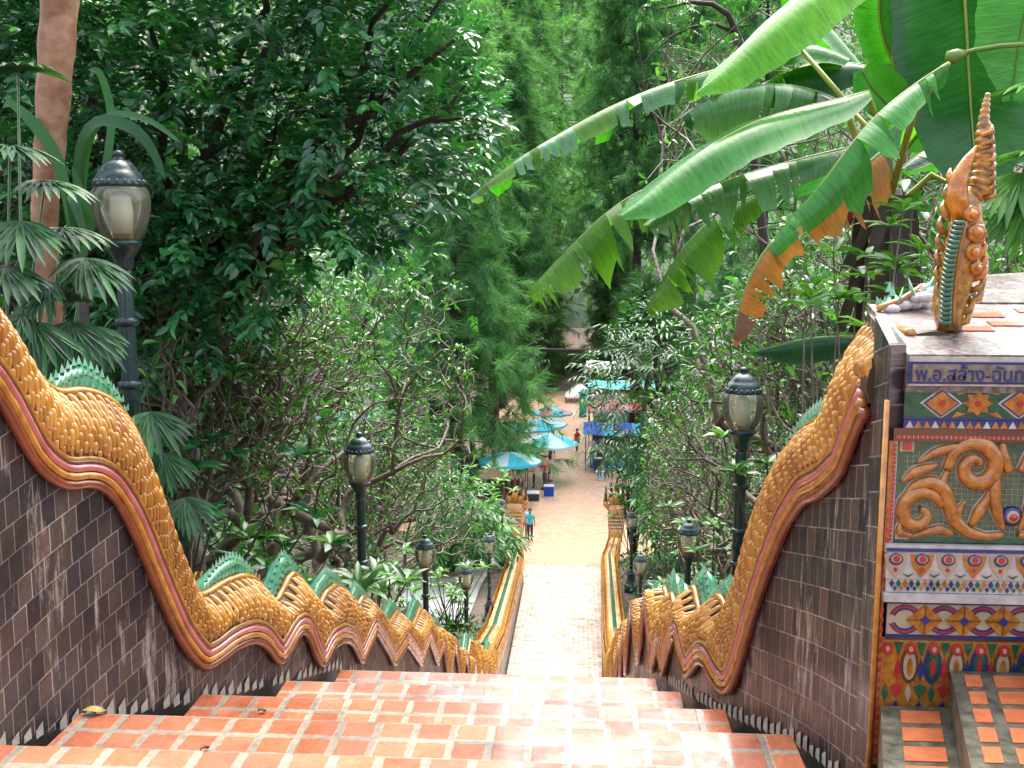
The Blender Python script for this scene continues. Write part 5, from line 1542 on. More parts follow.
# big bare limb across the gap
lt = thing('leaning_tree', 'leaning dark tree sending one bare bough across the middle gap', 'tree', (6.5,68,PLZ))
m = MB(); c = [np.array([6.5,68,PLZ-.2]), np.array([6.2,67.5,-8.0]), P(655,340,66), P(600,351,65), P(545,350,64), P(490,343,64)]
m.sweep(c, [.30,.26,.2,.15,.12,.05], 8); m.build('trunk', M['barkd'], lt)
tw = np.concatenate([region_points([(470,335),(545,340),(550,362),(480,360)], 40, 63, 67)])
b, dd, n = pinnate(tw, rdir(len(tw),-.4), 9, .8, .4, .12); foliage('crown', M['lf_narrow'], lt, b, dd, n, .42*rng.uniform(.6,1.2,len(b)), np.full(len(b),.13), tones(len(b)))
lt2 = thing('leaning_tree', 'dark bare boughs showing at the upper middle before the hazy pines', 'tree', (9.5,50,PLZ))
m = MB(); m.sweep([np.array([9.5,50,PLZ-.3]), np.array([9.3,50,-3]), P(740,40,49), P(728,14,48.7), P(712,4,48.4), P(690,2,48), P(660,9,48)], [.3,.26,.16,.14,.12,.09,.04], 8)
m.build('trunk', M['barkd'], lt2)
m = MB(); m.sweep([P(738,34,49), P(715,24,48.8), P(692,27,48.6), P(672,36,48.3), P(656,50,48), P(640,66,48)], [.09,.085,.075,.06,.045,.02], 6); m.build('limb', M['barkd'], lt2)
tw = region_points([(640,-20),(760,-30),(760,60),(700,40),(650,50)], 60, 47, 51)
b, dd, n = pinnate(tw, rdir(len(tw),-.4), 9, .7, .3, .1); foliage('crown', M['lf_mid'], lt2, b, dd, n, .3*rng.uniform(.6,1.2,len(b)), np.full(len(b),.1), tones(len(b)))

# side trees (broad leaved) on both banks, standing behind the frangipanis
SD = [(-7.5,17,7.5,41,'leafy dark tree on the left bank behind the frangipanis'),(-8.5,26,9.5,42,'leafy tree on the left bank farther down the slope'),(-9,37,12,43,'leafy tree on the left bank by the end of the steps'),(-6.5,12,7.5,44,'leafy tree in the shade left behind the tall lamp'),
 (6.2,14,8,45,'leafy dark tree on the right bank behind the banana plant'),(7,20,9.0,46,'leafy tree on the right bank behind the frangipanis'),(7.5,30,10.5,47,'leafy tree on the right bank farther down the slope'),(9.5,42,11,48,'leafy tree on the right bank near the square'),(-13,52,13,49,'leafy tree left of the square'),(13.5,56,12,50,'leafy tree right of the square')]
for x, y_, h, sd, lab in SD:
    rg = np.random.default_rng(sd)
    base = np.array([x, y_, float(ground_z(np.array(x), np.array(y_)))])
    r = thing('bank_tree', lab, 'tree', base, 'leafy trees on the banks')
    ncl = 13; cl = []
    for k in range(ncl):
        a = rg.uniform(0,6.28); f = rg.uniform(.12,1)
        cl.append(base+np.array([math.cos(a)*h*.28*(1.1-.5*f), math.sin(a)*h*.28*(1.1-.5*f), h*f]))
    m = MB(); m.sweep(base+np.array([[0,0,-.3],[.1,0,h*.2],[-.05,.1,h*.45],[.1,0,h*.8]]), [.026*h,.022*h,.016*h,.006*h], 8); m.build('trunk', M['barkd'], r)
    m = MB()
    for c in cl:
        p0 = base+np.array([0,0,max(.2,(c[2]-base[2])*.55)]); m.sweep([p0, p0*.5+c*.5+[0,0,.1], c], [.01*h,.007*h,.002*h], 5)
    m.build('limb', M['barkd'], r)
    tw = np.concatenate([c + rg.normal(size=(30,3))*np.array([.10,.10,.075])*h for c in cl])
    b, dd, n = pinnate(tw, rdir(len(tw), -.1, rg), 8, .55, .3, .12)
    foliage('crown', M['lf_mid'], r, b, dd, n, .30*rg.uniform(.6,1.2,len(b)), .12*rg.uniform(.8,1.2,len(b)), np.repeat(rg.random(len(tw)),8)*.7+rg.random(len(b))*.3)

# far woods as one mass on the hillside
n = 60000
xx = rng.uniform(-100, 100, n); yy = rng.uniform(106, 250, n)
k = (rng.random(n) < 1)
zz = hill(xx, yy)+PLZ
cw = 7*np.sin(xx*.55+yy*.21)+5*np.sin(yy*.4-xx*.31)
zz = zz + rng.random(n)**.6*(9+cw*.5)
b = np.stack([xx,yy,zz],1)
# flanks of the valley
n2 = 16000
x2 = rng.uniform(9, 45, n2)*np.where(rng.random(n2) < .5, -1, 1); y2 = rng.uniform(12, 106, n2)
x2 = np.where((y2 > 46) & (np.abs(x2) < 13), x2*1.5, x2)
z2 = ground_z(x2, y2) + rng.random(n2)**.8*(8+2.5*np.sin(x2*.9+y2*.5)+np.abs(x2)*.12)
b = np.concatenate([b, np.stack([x2,y2,z2],1)])
nn_ = len(b)
sz = np.where(b[:,1] > 106, 1.1, .62)
w = foliage('woods', M['lf_wood'], None, b, rdir(nn_,-.2), rdir(nn_,.8), sz*rng.uniform(.6,1.3,nn_), sz*.55*rng.uniform(.7,1.2,nn_), rng.random(nn_)*.5+.5*(.5+.5*np.sin(b[:,0]*.5+b[:,2]*.8)), lo=True)
tag(w, 'green woods covering the hillside beyond the square', 'woods', kind='stuff')

# ground cover on the two banks
n = 15000
yy = rng.uniform(4.5, 46, n); sd = rng.random(n) < .5
off_ = rng.uniform(.55, 7, n)*rng.uniform(.2,1,n)+.45
xx = np.where(sd, np.interp(yy, YF, LF)-off_, np.interp(yy, YF, RF)+off_)
pm = (sd & (yy > 26) & (off_ < 3.4)); xx, yy = xx[~pm], yy[~pm]; n = len(xx)
zz = ground_z(xx, yy) + rng.random(n)**2*.5
w = foliage('undergrowth', M['lf_cover'], None, np.stack([xx,yy,zz],1), rdir(n,.3), rdir(n,1.0), .17*rng.uniform(.5,1.3,n), .06*rng.uniform(.7,1.3,n), tones(n), lo=True)
tag(w, 'low leafy undergrowth on the banks beside the balustrades', 'undergrowth', kind='stuff')

# broad leaved rosette shrubs
def shrub(label, px, py, Y_, n, L, W, mat, spread=.35, hh=.5, seed=1, name='shrub'):
    rg = np.random.default_rng(seed)
    c = P(px, py, Y_); gz = float(ground_z(np.array(c[0]), np.array(c[1])))
    r = thing(name, label, 'shrub', (c[0], c[1], gz))
    heads = c + rg.normal(size=(n,3))*np.array([spread,spread*.8,hh*.5])
    m = MB(); B, D, NN = [], [], []; sw_ = .5 if Y_ < 6 else 1
    for h_ in heads:
        m.sweep([np.array([c[0]+rg.normal(0,.08), c[1]+rg.normal(0,.08), gz-.05]), (h_+np.array([c[0],c[1],gz]))/2+rg.normal(0,.05,3), h_], [.018*sw_,.012*sw_,.007*sw_], 5)
        a0 = rg.uniform(0,6)
        for k in range(8):
            a = a0+k*2.4; s = rg.uniform(.8,1.5)
            rad3 = np.array([math.cos(a), math.sin(a), 0])
            D.append(np.array([0,0,1])*math.cos(s)+rad3*math.sin(s)); B.append(h_); NN.append(np.array([0,0,1])*math.sin(s)-rad3*math.cos(s)+rg.normal(0,.2,3))
    m.build('stem', M['bark'] if Y_ < 6 else M['barkd'], r)
    k = len(B); foliage('leaves', M[mat], r, B, D, np.array(NN), L*rg.uniform(.6,1.15,k), W*rg.uniform(.8,1.2,k), rg.random(k)**1.2, droop=.25)
    return r
shrub('broad leaved shrub behind the second green crest, left of the clear lamp', 300,562,8.2,9,.26,.085,'lf_frang',.40,.25,51)
shrub('broad leaved shrub at the foot of the clear street lamp', 375,582,9.6,6,.26,.085,'lf_frang',.28,.18,52)
shrub('light green shrub by the lowest lamp of the left row', 450,600,24,26,.26,.09,'lf_bright',.6,.9,53)
shrub('light green shrub just behind the third left lamp', 412,590,18.5,16,.28,.09,'lf_frang',.6,.8,54)
shrub('bright shrub beside the wide cyan parasol', 474,492,40,26,.40,.13,'lf_bright',.6,.9,55)
shrub('bright shrub above the last left lamp', 452,524,38.5,26,.40,.13,'lf_bright',.6,.9,56)
shrub('green bush beside the right serpent heads at the edge of the square', 634,487,42.5,80,.40,.12,'lf_frang',.42,1.9,57)
shrub('green bush behind the thin right lamps', 700,585,22,22,.28,.09,'lf_bright',.6,.8,58)
shrub('dark shrub right of the second right lamp', 712,565,15.5,22,.28,.10,'lf_frang',.6,.7,59)
shrub('leafy shrub beside the big right lamp', 778,510,9.0,18,.22,.08,'lf_frang',.35,.8,60)
shrub('dark shrub between the tall lamp and the thick trunks', 150,470,7.6,22,.26,.09,'lf_dark',.5,.9,61)
# bright whorls on thin stems near the pillar
shrub('bright whorled sapling under the dry banana leaf left of the pillar', 855,290,4.7,15,.145,.04,'lf_bright',.28,.22,62)
shrub('bright whorled sapling just behind the white ceramic flakes', 905,255,4.9,9,.15,.035,'lf_bright',.2,.25,63)

# fan palms -------------------------------------------------------------------------
def frond(parent, hub, out_d, R_, nb, mat, seed, arc_=2.5, hang=.3, width=.045):
    rg = np.random.default_rng(seed)
    out_d = out_d/np.linalg.norm(out_d); s = np.cross(out_d, [0,0,1.0]); s /= max(1e-6,np.linalg.norm(s)); u = np.cross(s, out_d)
    m = MB()
    for k in range(nb):
        a = -arc_/2+arc_*k/(nb-1)+rg.normal(0,.04)
        d = out_d*math.cos(a)+s*math.sin(a); L = R_*rg.uniform(.85,1.1)*(1-.15*abs(a)/arc_*2)
        sd = -out_d*math.sin(a)+s*math.cos(a)
        rows = []
        for i in range(6):
            f = i/5.; w = width*R_*2*(.25+1.2*f*(1-f)*2.0)*(1 if f < .98 else .1)
            p = hub + d*L*f + np.array([0,0,-1])*L*hang*f*f + u*.02
            rows.append([p-sd*w+u*w*.5, p, p+sd*w+u*w*.5])
        m.grid(rows, at=float(np.clip(rg.random(),0,1)))
    return m.build('frond', M[mat], parent, attr=True)
def fan_palm(label, base, stems, mat='lf_palm', seed=1, R_=.27):
    rg = np.random.default_rng(seed)
    base = np.asarray(base, float)
    r = thing('fan_palm', label, 'palm', base)
    for k, (px, py, Y_, ax, az) in enumerate(stems):
        hub = P(px, py, Y_)
        m = MB(); b0 = base+np.array([rg.normal(0,.12), rg.normal(0,.12), 0]); mid = (b0*.35+hub*.65)+np.array([0,0,.12]); m.sweep([b0-[0,0,.1], b0*.7+hub*.3+[0,0,.25], mid, hub], [.016,.013,.009,.006], 5); m.build('stem', M['lf_stem'], r)
        frond(r, hub, np.array([ax, -.55, az]), R_*rg.uniform(.85,1.15), 13, mat, seed*50+k)
    return r
M['lf_stem'] = simple('green_stem', (.06,.13,.035), .4, scale=9)
gb = lambda x, y: (x, y, float(ground_z(np.array(x), np.array(y))))
fan_palm('fan palm with spiky fronds at the left edge below the brown trunk', gb(-3.25,5.5), [(18,75,5.2,.5,.2),(10,150,5.0,.8,-.1),(45,185,5.1,.8,-.1),(20,225,4.9,.3,-.4),(62,232,5.2,.8,-.1),(85,262,5.3,.6,-.5),(50,285,5.0,-.2,-.6),(25,320,4.9,-.4,-.6),(35,325,4.9,.3,-.8),(72,325,5.1,.2,-.8),(66,305,5.2,-.1,.5),(5,270,4.8,.3,-.3),(92,330,5.3,.5,-.7)], seed=3)
fan_palm('low dark fan palm behind the first green crest under the tall lamp', gb(-3.2,6.9), [(150,415,6.2,.4,-.5),(165,455,6.3,.3,-.8),(150,475,6.4,-.4,-.6),(185,500,6.5,.5,-.6),(135,445,6.2,-.6,-.4),(160,520,6.5,.1,-.8)], seed=4)
fan_palm('fan palm at the right edge behind the golden tail', gb(2.6,4.9), [(1020,178,4.6,-.3,-.5),(1030,200,4.6,-.5,-.6),(1034,215,4.7,-.2,-.9),(1040,160,4.6,-.9,.25),(1045,90,4.8,-.9,.1)], mat='lf_bright', seed=5, R_=.25)
# strap leaves by the tall lamp
sp = thing('strap_leaf_plant', 'plant with long arching strap leaves beside the tall lamp head', 'plant', gb(-3.05,6.2))
def strap(pts, w, mat):
    m = MB(); c = np.array([P(*q) for q in pts]); t = np.linspace(0, len(c)-1, 18)
    c = np.stack([np.interp(t, range(len(c)), c[:,i]) for i in range(3)], 1)
    for _ in range(3): c[1:-1] = (c[:-2]+2*c[1:-1]+c[2:])/4
    rows = []
    for i, p in enumerate(c):
        f = i/17.; ww = w*(.45+.9*math.sin(math.pi*min(1,f*.85+.12)))*(1 if f < .97 else .1)
        tg = c[min(17,i+1)]-c[max(0,i-1)]; sd = np.cross(tg, [0,-1,.4]); sd = sd/np.linalg.norm(sd)
        rows.append([p-sd*ww+np.array([0,-.0,.012]), p, p+sd*ww+np.array([0,0,.012])])
    m.grid(rows, at=rnd.random()); m.build('leaf', M[mat], sp, attr=True)
for pts, w in (([(80,250,6.2),(75,160,6.1),(90,118,6.0),(130,125,5.9),(152,148,5.9),(165,182,5.9)],.028),([(82,250,6.2),(85,150,6.1),(105,112,6.0),(150,120,5.9),(182,146,5.9)],.016),([(80,260,6.2),(70,190,6.1),(74,200,6.0),(84,235,5.95)],.03),([(78,260,6.2),(60,160,6.2),(30,120,6.2),(5,100,6.2)],.028),([(84,260,6.2),(100,200,6.3),(115,120,6.4),(100,70,6.4),(88,72,6.4)],.02),([(76,270,6.2),(90,240,6.05),(88,215,6.0),(72,168,6.0)],.026)):
    strap(pts, w, 'lf_palm')
m = MB(); b0 = np.array(wloc(sp)); m.sweep([b0-[0,0,.1], b0*.5+P(80,260,6.2)*.5, P(80,255,6.2)], [.05,.045,.035], 8); m.build('stem', M['barkd'], sp)
# red-brown trunk at the upper left
rt = thing('brown_trunk_tree', 'tree with a smooth red brown trunk at the upper left edge', 'tree', gb(-3.4,6.6))
b0 = np.array(wloc(rt)); c = [b0-[0,0,.2], b0*.6+P(40,230,6.4)*.4, P(42,230,6.4), P(50,150,6.35), P(55,70,6.3), P(60,0,6.3), P(66,-120,6.3), P(70,-260,6.3)]
t = np.linspace(0, 7, 40); c = np.stack([np.interp(t, range(8), np.array(c)[:,i]) for i in range(3)], 1)
for _ in range(4): c[1:-1] = (c[:-2]+2*c[1:-1]+c[2:])/4
m = MB(); m.sweep(c, np.interp(t,[0,2,3,4,5,7],[.13,.075,.092,.105,.112,.11])*(1+.05*np.sin(t*9)), 14); m.build('trunk', M['bark_red'], rt)
tw = P(70,-260,6.3) + rng.normal(size=(60,3))*np.array([.9,.7,.45]); 
m = MB(); limb_net(m, c[-1], tw, .05, levels=12); m.build('limb', M['bark_red'], rt)
b, dd, n = pinnate(tw, rdir(len(tw)), 9, .35, .15, .06); foliage('crown', M['lf_mid'], rt, b, dd, n, .15*rng.uniform(.6,1.2,len(b)), np.full(len(b),.06), tones(len(b)))

# banana plant -----------------------------------------------------------------------
def banana_mat(name, c1, c2, trans, rough=.28, tcol=(1.2,1.5,.35)):
    m, nt, b, out = new_mat(name)
    uv = N(nt, 'ShaderNodeUVMap'); 
    wv = N(nt, 'ShaderNodeTexWave', wave_type='BANDS', bands_direction='X', Scale=45.0, Distortion=.4, Detail=1)
    nt.links.new(uv.outputs[0], wv.inputs['Vector'])
    vm = N(nt, 'ShaderNodeMapping'); vm.inputs['Scale'].default_value = (70,2,1); nt.links.new(uv.outputs[0], vm.inputs['Vector'])
    vn = N(nt, 'ShaderNodeTexNoise', Scale=1.0, Detail=3, Roughness=.6); nt.links.new(vm.outputs[0], vn.inputs['Vector'])
    vr = ramp(nt, [(.3,(.55,.6,.5)),(.7,(1.25,1.2,1.25))]); nt.links.new(vn.outputs['Fac'], vr.inputs['Fac'])
    tc = N(nt, 'ShaderNodeTexCoord'); no = N(nt, 'ShaderNodeTexNoise', Scale=4.0, Detail=5); nt.links.new(tc.outputs['Object'], no.inputs['Vector'])
    r = ramp(nt, [(.3, c1), (.7, c2)]); nt.links.new(no.outputs['Fac'], r.inputs['Fac'])
    mu = N(nt, 'ShaderNodeMix', data_type='RGBA', blend_type='MULTIPLY'); mu.inputs[0].default_value = .18
    mu.inputs[0].default_value = .75; nt.links.new(r.outputs[0], mu.inputs[6]); nt.links.new(vr.outputs['Color'], mu.inputs[7])
    nt.links.new(mu.outputs[2], b.inputs['Base Color']); b.inputs['Roughness'].default_value = rough
    bp = N(nt, 'ShaderNodeBump', Strength=.5, Distance=.004); nt.links.new(vn.outputs['Fac'], bp.inputs['Height']); nt.links.new(bp.outputs[0], b.inputs['Normal'])
    t = N(nt, 'ShaderNodeBsdfTranslucent')
    m2 = N(nt, 'ShaderNodeMix', data_type='RGBA', blend_type='MULTIPLY'); m2.inputs[0].default_value = 1
    nt.links.new(mu.outputs[2], m2.inputs[6]); m2.inputs[7].default_value = rgba(tcol); nt.links.new(m2.outputs[2], t.inputs[0])
    mx = N(nt, 'ShaderNodeMixShader'); mx.inputs[0].default_value = trans
    nt.links.new(b.outputs[0], mx.inputs[1]); nt.links.new(t.outputs[0], mx.inputs[2]); nt.links.new(mx.outputs[0], out.inputs['Surface'])
    return m
M['bn_green'] = banana_mat('banana_green', (.035,.20,.025), (.07,.32,.045), .35, .22)
M['bn_bright'] = banana_mat('banana_bright', (.10,.34,.02), (.17,.46,.035), .5, .3)
M['bn_grey'] = banana_mat('banana_grey_green', (.07,.20,.09), (.16,.32,.17), .3, .25)
M['bn_olive'] = banana_mat('banana_olive', (.07,.19,.02), (.12,.27,.03), .5, .35)
M['bn_dark'] = banana_mat('banana_dark', (.012,.075,.022), (.025,.12,.035), .2, .25)
M['bn_dry'] = banana_mat('banana_dry', (.38,.15,.02), (.55,.27,.03), .35, .5, (1.2,1,.6))
M['bn_brown'] = banana_mat('banana_brown', (.12,.06,.03), (.22,.12,.06), .2, .6, (1,1,1))
bp_ = thing('banana_plant', 'banana plant with broad torn drooping leaves at the upper right', 'banana plant', gb(1.95,5.6))
BNB = np.array(wloc(bp_))
def bleaf(pts, widths, angs, mats, tear=.25, seed=1, n=30, petiole=None, upv=None, sidev=None, label=None, jag=.12):
    """pts: midrib as (px, py, Y); widths (m) at equal stations for side A, B; angs: how far each blade hangs (deg)"""
    rg = np.random.default_rng(seed)
    q = np.array([P(*p) for p in pts]); t = np.linspace(0, len(q)-1, n+1)
    c = np.stack([np.interp(t, range(len(q)), q[:,i]) for i in range(3)], 1)
    for _ in range(4): c[1:-1] = (c[:-2]+2*c[1:-1]+c[2:])/4
    T = nrm(np.gradient(c, axis=0))
    mb = MB(); uvs = []
    for sgn, ang, wk, mi in ((1, angs[0], widths[0], mats[0]), (-1, angs[1], widths[1], mats[1])):
        w = np.interp(np.linspace(0,1,n+1), np.linspace(0,1,len(wk)), wk)
        jw = 1+rg.normal(0, .10 if tear > .1 else .02, n+1); i = 0
        while i < n:
            run = 1
            while i+run < n and rg.random() > tear: run += 1
            da = rg.normal(0, 16 if tear > .1 else 3) ; lw = 1+rg.normal(0, jag if tear > .1 else .02)
            rows = []
            for k in range(i, i+run+1):
                f = (k-i)/max(1,run)
                sh = (.12 if tear > .1 else 0)*w[k]*(-(1 if f > .5 else -1) if run > 0 and (k == i or k == i+run) else 0)
                side = np.cross(T[k], upv if upv is not None else [0,0,1.0]); side /= np.linalg.norm(side)
                u = np.cross(side, T[k])
                row = []
                for j in range(6):
                    g = j/5.
                    a = rad(ang+da)*(.25+.75*min(1,g*1.4))
                    x_ = w[k]*lw*g*(jw[k] if j == 5 else 1)
                    ww = (side*sgn*math.cos(a) - u*math.sin(a))
                    row.append(c[k] + ww*x_ + T[k]*(x_*.28 + sh*g*g) + u*.006)
                rows.append(row)
            mb.grid(rows, mi=mi if np.isscalar(mi) else 0 if mi[0] == 'edge' else (mi[0] if rg.random() > mi[2] else mi[1]))
            if not np.isscalar(mi) and mi[0] == 'edge':
                pm_ = []
                for k in range(i, i+run):
                    for j in range(5): pm_.append(mi[2] if j >= mi[3] and k > n*mi[4] else mi[1])
                mb.mi[-len(pm_):] = pm_
            for k in range(i, i+run+1):
                for j in range(6): uvs.append((k/n*1.0, j/5.))
            i += run
    return c, mb, uvs
ML = ['bn_green','bn_bright','bn_grey','bn_olive','bn_dark','bn_dry','bn_brown']
def add_leaf(label=None, rib=.011, ribm='bn_rib', **kw):
    c, mb, uvs = bleaf(**kw)
    o = mb.build('leaf', [M[x] for x in ML], bp_)
    ul = o.data.uv_layers.new(name='UVMap')
    li = np.zeros(len(o.data.loops), dtype=np.int32); o.data.loops.foreach_get('vertex_index', li)
    ul.data.foreach_set('uv', np.array(uvs)[li].ravel())
    if label: o['label'] = label
    m = MB(); m.sweep(c, np.linspace(rib, rib*.25, len(c)), 6); m.build('midrib', M[ribm], o)
    return c
M['bn_stem'] = simple('dark_banana_stem', (.07,.04,.022), .6, scale=12, c2=(.02,.014,.009), bump=.5)
M['bn_rib'] = simple('banana_midrib', (.16,.26,.05), .35, scale=6); M['bn_riby'] = simple('yellow_midrib', (.40,.40,.08), .35, scale=6)
crownp = P(885,190,5.5)
def petiole(a, b, r=.02):
    m = MB(); mid = (crownp+b)/2+np.array([0,0,.1]); m.sweep([crownp-[0,0,.15], mid, b], [r*1.3, r, r*.7], 7); m.build('petiole', M['bn_riby'], bp_)
# a: long torn grey-green leaf reaching to the left
add_leaf(label='long torn grey green leaf', pts=[(800,48,5.6),(745,62,5.5),(700,75,5.4),(655,88,5.3),(600,112,5.2),(560,135,5.1),(525,155,5.0),(495,178,5.0),(470,198,5.0)], widths=([.10,.2,.22,.22,.23,.22,.20,.14,.04],[.06,.10,.12,.12,.12,.11,.1,.06,.02]), angs=(25,62), mats=((0,2,.4),(2,3,.35)), tear=.6, seed=1, n=34)
# b: broad yellow-green leaf at the top
add_leaf(label='broad yellow green leaf lit from behind', pts=[(905,-70,5.2),(860,-45,5.1),(800,0,5.0),(755,40,4.95),(722,72,4.9),(697,93,4.9)], widths=([.12,.26,.30,.28,.20,.03],[.10,.20,.24,.20,.14,.03]), angs=(10,50), mats=(1,1), tear=.04, seed=2, n=24, ribm='bn_riby')
# c: ribbed dark leaf behind
add_leaf(label='dark leaf torn in strips', pts=[(850,108,5.6),(820,92,5.6),(785,84,5.5),(745,86,5.45),(710,96,5.4),(683,118,5.35)], widths=([.06,.1,.12,.12,.1,.03],[.15,.24,.26,.25,.22,.06]), angs=(20,78), mats=(0,(4,2,.4)), tear=.45, seed=3, n=22)
# d: big glossy leaf
add_leaf(label='big glossy leaf with wet sheen', pts=[(868,92,5.0),(840,100,4.95),(800,108,4.9),(760,120,4.8),(715,142,4.75),(675,172,4.7),(645,198,4.65),(622,216,4.62)], widths=([.06,.14,.19,.21,.22,.20,.14,.03],[.06,.16,.2,.21,.21,.19,.14,.03]), angs=(4,38), mats=(0,0), tear=.05, seed=4, n=28, ribm='bn_riby')
# e: pale strips under it
add_leaf(label='pale leaf in hanging strips with dry tips', pts=[(850,148,5.1),(815,156,5.05),(775,166,5.0),(735,178,4.95),(700,192,4.9),(672,208,4.85),(648,226,4.8)], widths=([.06,.1,.12,.12,.12,.1,.04],[.12,.22,.25,.25,.23,.18,.06]), angs=(20,60), mats=(0,(2,2,.4)), tear=.5, seed=5, n=28)
# f: folded leaf with dry orange margin, tip hanging dry
add_leaf(label='folded leaf with dry orange margin', pts=[(948,64,4.6),(915,85,4.6),(880,112,4.55),(850,146,4.5),(818,190,4.45),(790,220,4.45),(768,248,4.45)], widths=([.05,.12,.15,.15,.13,.10,.08],[.06,.16,.20,.20,.18,.14,.10]), angs=(20,72), mats=(('edge',0,0,9,9),('edge',0,5,3,.6)), tear=.2, seed=6, n=26)
add_leaf(label='dried hanging leaf tip', pts=[(775,240,4.45),(757,262,4.45),(745,290,4.45),(738,318,4.45),(734,345,4.45)], widths=([.06,.07,.06,.05,.02],[.08,.14,.12,.09,.02]), angs=(50,70), mats=((5,6,.3),(5,6,.25)), tear=.3, seed=7, n=16)
add_leaf(label='dry orange strip under the folded leaf', pts=[(885,150,4.7),(860,170,4.65),(835,190,4.6),(800,215,4.55)], widths=([.05,.08,.07,.03],[.16,.2,.16,.05]), angs=(50,80), mats=(5,(5,6,.3)), tear=.4, seed=8, n=16)
# g: huge leaf hanging vertical at the right, facing the camera
add_leaf(label='huge upright leaf with pale midrib', pts=[(955,-90,5.3),(962,-40,5.3),(966,20,5.3),(969,80,5.28),(973,140,5.26),(979,200,5.25)], widths=([.2,.34,.36,.34,.26,.04],[.2,.34,.36,.32,.22,.04]), angs=(12,12), mats=(4,4), tear=.03, seed=9, n=24, upv=np.array([0,1.0,.1]), ribm='bn_riby')
add_leaf(label='dark leaf at the right border', pts=[(1040,-70,5.0),(1034,-20,5.0),(1020,40,5.0),(1012,100,5.0)], widths=([.2,.26,.22,.04],[.2,.26,.22,.04]), angs=(15,15), mats=(0,0), tear=.05, seed=10, n=18, upv=np.array([0,1.0,.1]))
# h, i: olive leaves hanging down at the left
add_leaf(label='olive leaf hanging lowest to the left', pts=[(700,165,5.6),(662,182,5.6),(630,196,5.55),(598,220,5.5),(568,250,5.45),(545,275,5.4),(528,292,5.4)], widths=([.05,.1,.13,.14,.15,.14,.05],[.08,.14,.2,.24,.24,.2,.06]), angs=(30,66), mats=(3,3), tear=.38, seed=11, n=26)
add_leaf(label='olive leaf hanging under the pale strips', pts=[(770,190,5.5),(735,205,5.5),(705,225,5.45),(680,252,5.4),(662,282,5.4),(646,310,5.4)], widths=([.05,.12,.14,.14,.12,.04],[.08,.18,.22,.22,.18,.05]), angs=(35,70), mats=(3,3), tear=.38, seed=12, n=24)
# j: dark underside leaf low right
add_leaf(label='low dark leaf seen from below', pts=[(872,338,4.9),(845,337,4.85),(815,338,4.8),(785,343,4.75),(757,352,4.7)], widths=([.04,.09,.1,.08,.02],[.05,.11,.12,.10,.02]), angs=(40,75), mats=(4,4), tear=.02, seed=13, n=18)
add_leaf(label='broad mid green leaf behind the glossy one', pts=[(880,70,5.8),(845,62,5.8),(805,66,5.75),(765,82,5.7),(735,105,5.7)], widths=([.08,.18,.22,.18,.04],[.10,.24,.28,.22,.05]), angs=(15,60), mats=(0,(0,4,.4)), tear=.12, seed=21, n=20)
add_leaf(label='green leaf curling down before the stem', pts=[(900,120,5.0),(880,130,4.95),(858,150,4.9),(840,178,4.85),(832,205,4.85)], widths=([.06,.14,.16,.13,.03],[.06,.14,.16,.13,.03]), angs=(25,55), mats=(0,0), tear=.12, seed=22, n=16)
add_leaf(label='pale leaf flashing behind the buds', pts=[(905,150,5.6),(930,120,5.6),(945,90,5.6),(950,60,5.6)], widths=([.06,.14,.16,.05],[.06,.14,.16,.05]), angs=(15,30), mats=(1,0), tear=.08, seed=23, n=14, upv=np.array([.2,1.0,.2]))
add_leaf(label='green leaf pointing up to the left', pts=[(880,90,5.9),(840,40,5.9),(805,0,5.9),(780,-40,5.9)], widths=([.08,.2,.22,.05],[.08,.2,.22,.05]), angs=(15,35), mats=(0,0), tear=.08, seed=24, n=16)
# k, l: inner leaves
add_leaf(label='short bright inner leaf', pts=[(910,80,5.4),(890,60,5.4),(880,30,5.4),(878,5,5.4),(880,-40,5.4)], widths=([.05,.12,.14,.12,.06],[.05,.12,.14,.12,.06]), angs=(30,30), mats=(0,4), tear=.05, seed=14, n=16, upv=np.array([.3,1.0,.1]), ribm='bn_riby')
add_leaf(label='curled inner leaf', pts=[(905,125,5.2),(890,105,5.2),(872,88,5.2),(862,70,5.2)], widths=([.05,.12,.12,.05],[.05,.14,.14,.05]), angs=(20,40), mats=(0,0), tear=.05, seed=15, n=14, upv=np.array([-.4,1.0,.3]))
add_leaf(label='bright half hidden leaf', pts=[(850,60,5.7),(815,45,5.7),(785,45,5.7),(760,58,5.7)], widths=([.08,.16,.16,.06],[.08,.16,.16,.06]), angs=(20,40), mats=(1,0), tear=.08, seed=16, n=14)
add_leaf(label='dark leaf behind the stem', pts=[(900,170,5.7),(925,150,5.7),(950,145,5.7),(975,160,5.7)], widths=([.08,.18,.18,.06],[.08,.18,.18,.06]), angs=(30,50), mats=(4,0), tear=.08, seed=17, n=14)
for q in ((868,92,5.0),(850,108,5.6),(850,148,5.1),(948,64,4.6),(800,48,5.6),(979,200,5.25),(905,-70,5.2),(770,190,5.5)): petiole(None, P(*q), .016)
m = MB(); b0 = BNB; cc = [b0-[0,0,.2], b0*.6+crownp*.4, crownp*.8+b0*.2, crownp]; m.sweep(cc, [.13,.12,.11,.08], 14); m.build('pseudostem', M['bn_stem'], bp_)
for k in range(9):       # dry sheaths hanging round the stem
    m = MB(); a = k*.7; c0 = crownp+np.array([math.cos(a)*.09, math.sin(a)*.09-.03, -.03]); L = rnd.uniform(.35,.75)
    m.grid([[c0+np.array([(-.03+.06*j/2.)+math.cos(a)*.1*f+.02*math.sin(f*6+k), math.sin(a)*.1*f, -L*f]) for j in range(3)] for f in np.linspace(0,1,8)]); o = m.build('dry_sheath', M['bn_stem'], bp_)
    ul = o.data.uv_layers.new(name='UVMap')
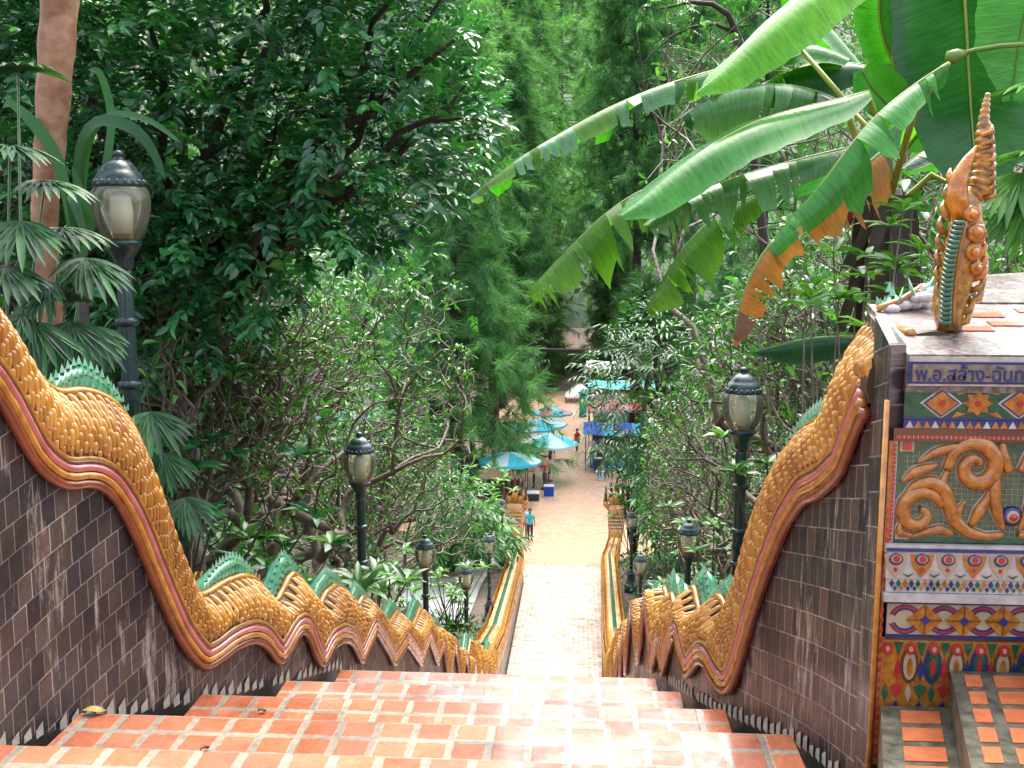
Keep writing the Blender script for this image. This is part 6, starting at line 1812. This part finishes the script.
m = MB(); m.sweep([P(1040,43,4.9),P(1000,46,4.9),P(975,50,4.9),P(962,54,4.9)], [.012,.012,.011,.012], 8); st_ = m.build('fruit_stalk', M['bn_rib'], bp_)
m = MB(); m.sweep([P(966,53,4.88),P(958,55,4.88),P(950,58,4.88),P(946,61,4.88)], [.012,.03,.034,.012], 10); m.build('green_bud', M['bn_rib'], st_)
M['purple'] = simple('purple_bud', (.14,.012,.03), .3, scale=20, coat=.3)
m = MB(); m.sweep([P(856,196,4.85),P(854,205,4.85),P(851,215,4.85),P(848,228,4.85)], [.006,.022,.024,.004], 10); m.build('flower_bud', M['purple'], bp_)
m = MB(); m.sweep([P(885,175,5.0),P(872,182,4.9),P(860,192,4.86),P(856,197,4.85)], .006, 6); m.build('bud_stalk', M['bn_rib'], bp_)
# ------------------------------------------------------------------ light, sky, camera
SUN_EL, SUN_AZ = rad(62), rad(10)
w = bpy.data.worlds.new('World'); SC.world = w; w.use_nodes = True
nt = w.node_tree; bg = nt.nodes['Background']
sky = nt.nodes.new('ShaderNodeTexSky'); sky.sky_type = 'NISHITA'; sky.sun_disc = False
sky.sun_elevation = SUN_EL; sky.sun_rotation = SUN_AZ; sky.dust_density = 6.0; sky.air_density = 1.0; sky.ozone_density = 1.0
hs = nt.nodes.new('ShaderNodeHueSaturation'); hs.inputs['Saturation'].default_value = .6; nt.links.new(sky.outputs[0], hs.inputs['Color'])
nt.links.new(hs.outputs[0], bg.inputs[0]); bg.inputs[1].default_value = .15
ld = bpy.data.lights.new('sun', 'SUN'); ld.energy = 0.8; ld.angle = rad(70); ld.color = (1.0,.96,.90)
lo_ = bpy.data.objects.new('sun', ld); COL.objects.link(lo_)
sd_ = Vector((math.sin(SUN_AZ)*math.cos(SUN_EL), math.cos(SUN_AZ)*math.cos(SUN_EL), math.sin(SUN_EL)))
lo_.rotation_euler = sd_.to_track_quat('Z', 'Y').to_euler(); lo_.location = (0, 20, 40)
cam = bpy.data.cameras.new('camera'); co = bpy.data.objects.new('camera', cam); COL.objects.link(co)
cam.sensor_width = 36; cam.lens = 36*FPX/1024; cam.clip_start = .05; cam.clip_end = 2000
co.location = (0,0,EYE); co.rotation_euler = (rad(90)-PITCH, 0, YAW)
SC.camera = co
vs = SC.view_settings; vs.view_transform = 'Standard'; vs.look = 'None'; vs.exposure = 2.2; vs.gamma = 1; vs.use_curve_mapping = False
SC.render.engine = 'CYCLES'
cy = SC.cycles
cy.use_denoising = True; cy.max_bounces = 7; cy.diffuse_bounces = 3; cy.glossy_bounces = 3; cy.transmission_bounces = 4; cy.transparent_max_bounces = 8
cy.caustics_reflective = False; cy.caustics_refractive = False
SC.render.resolution_x = 1024; SC.render.resolution_y = 768
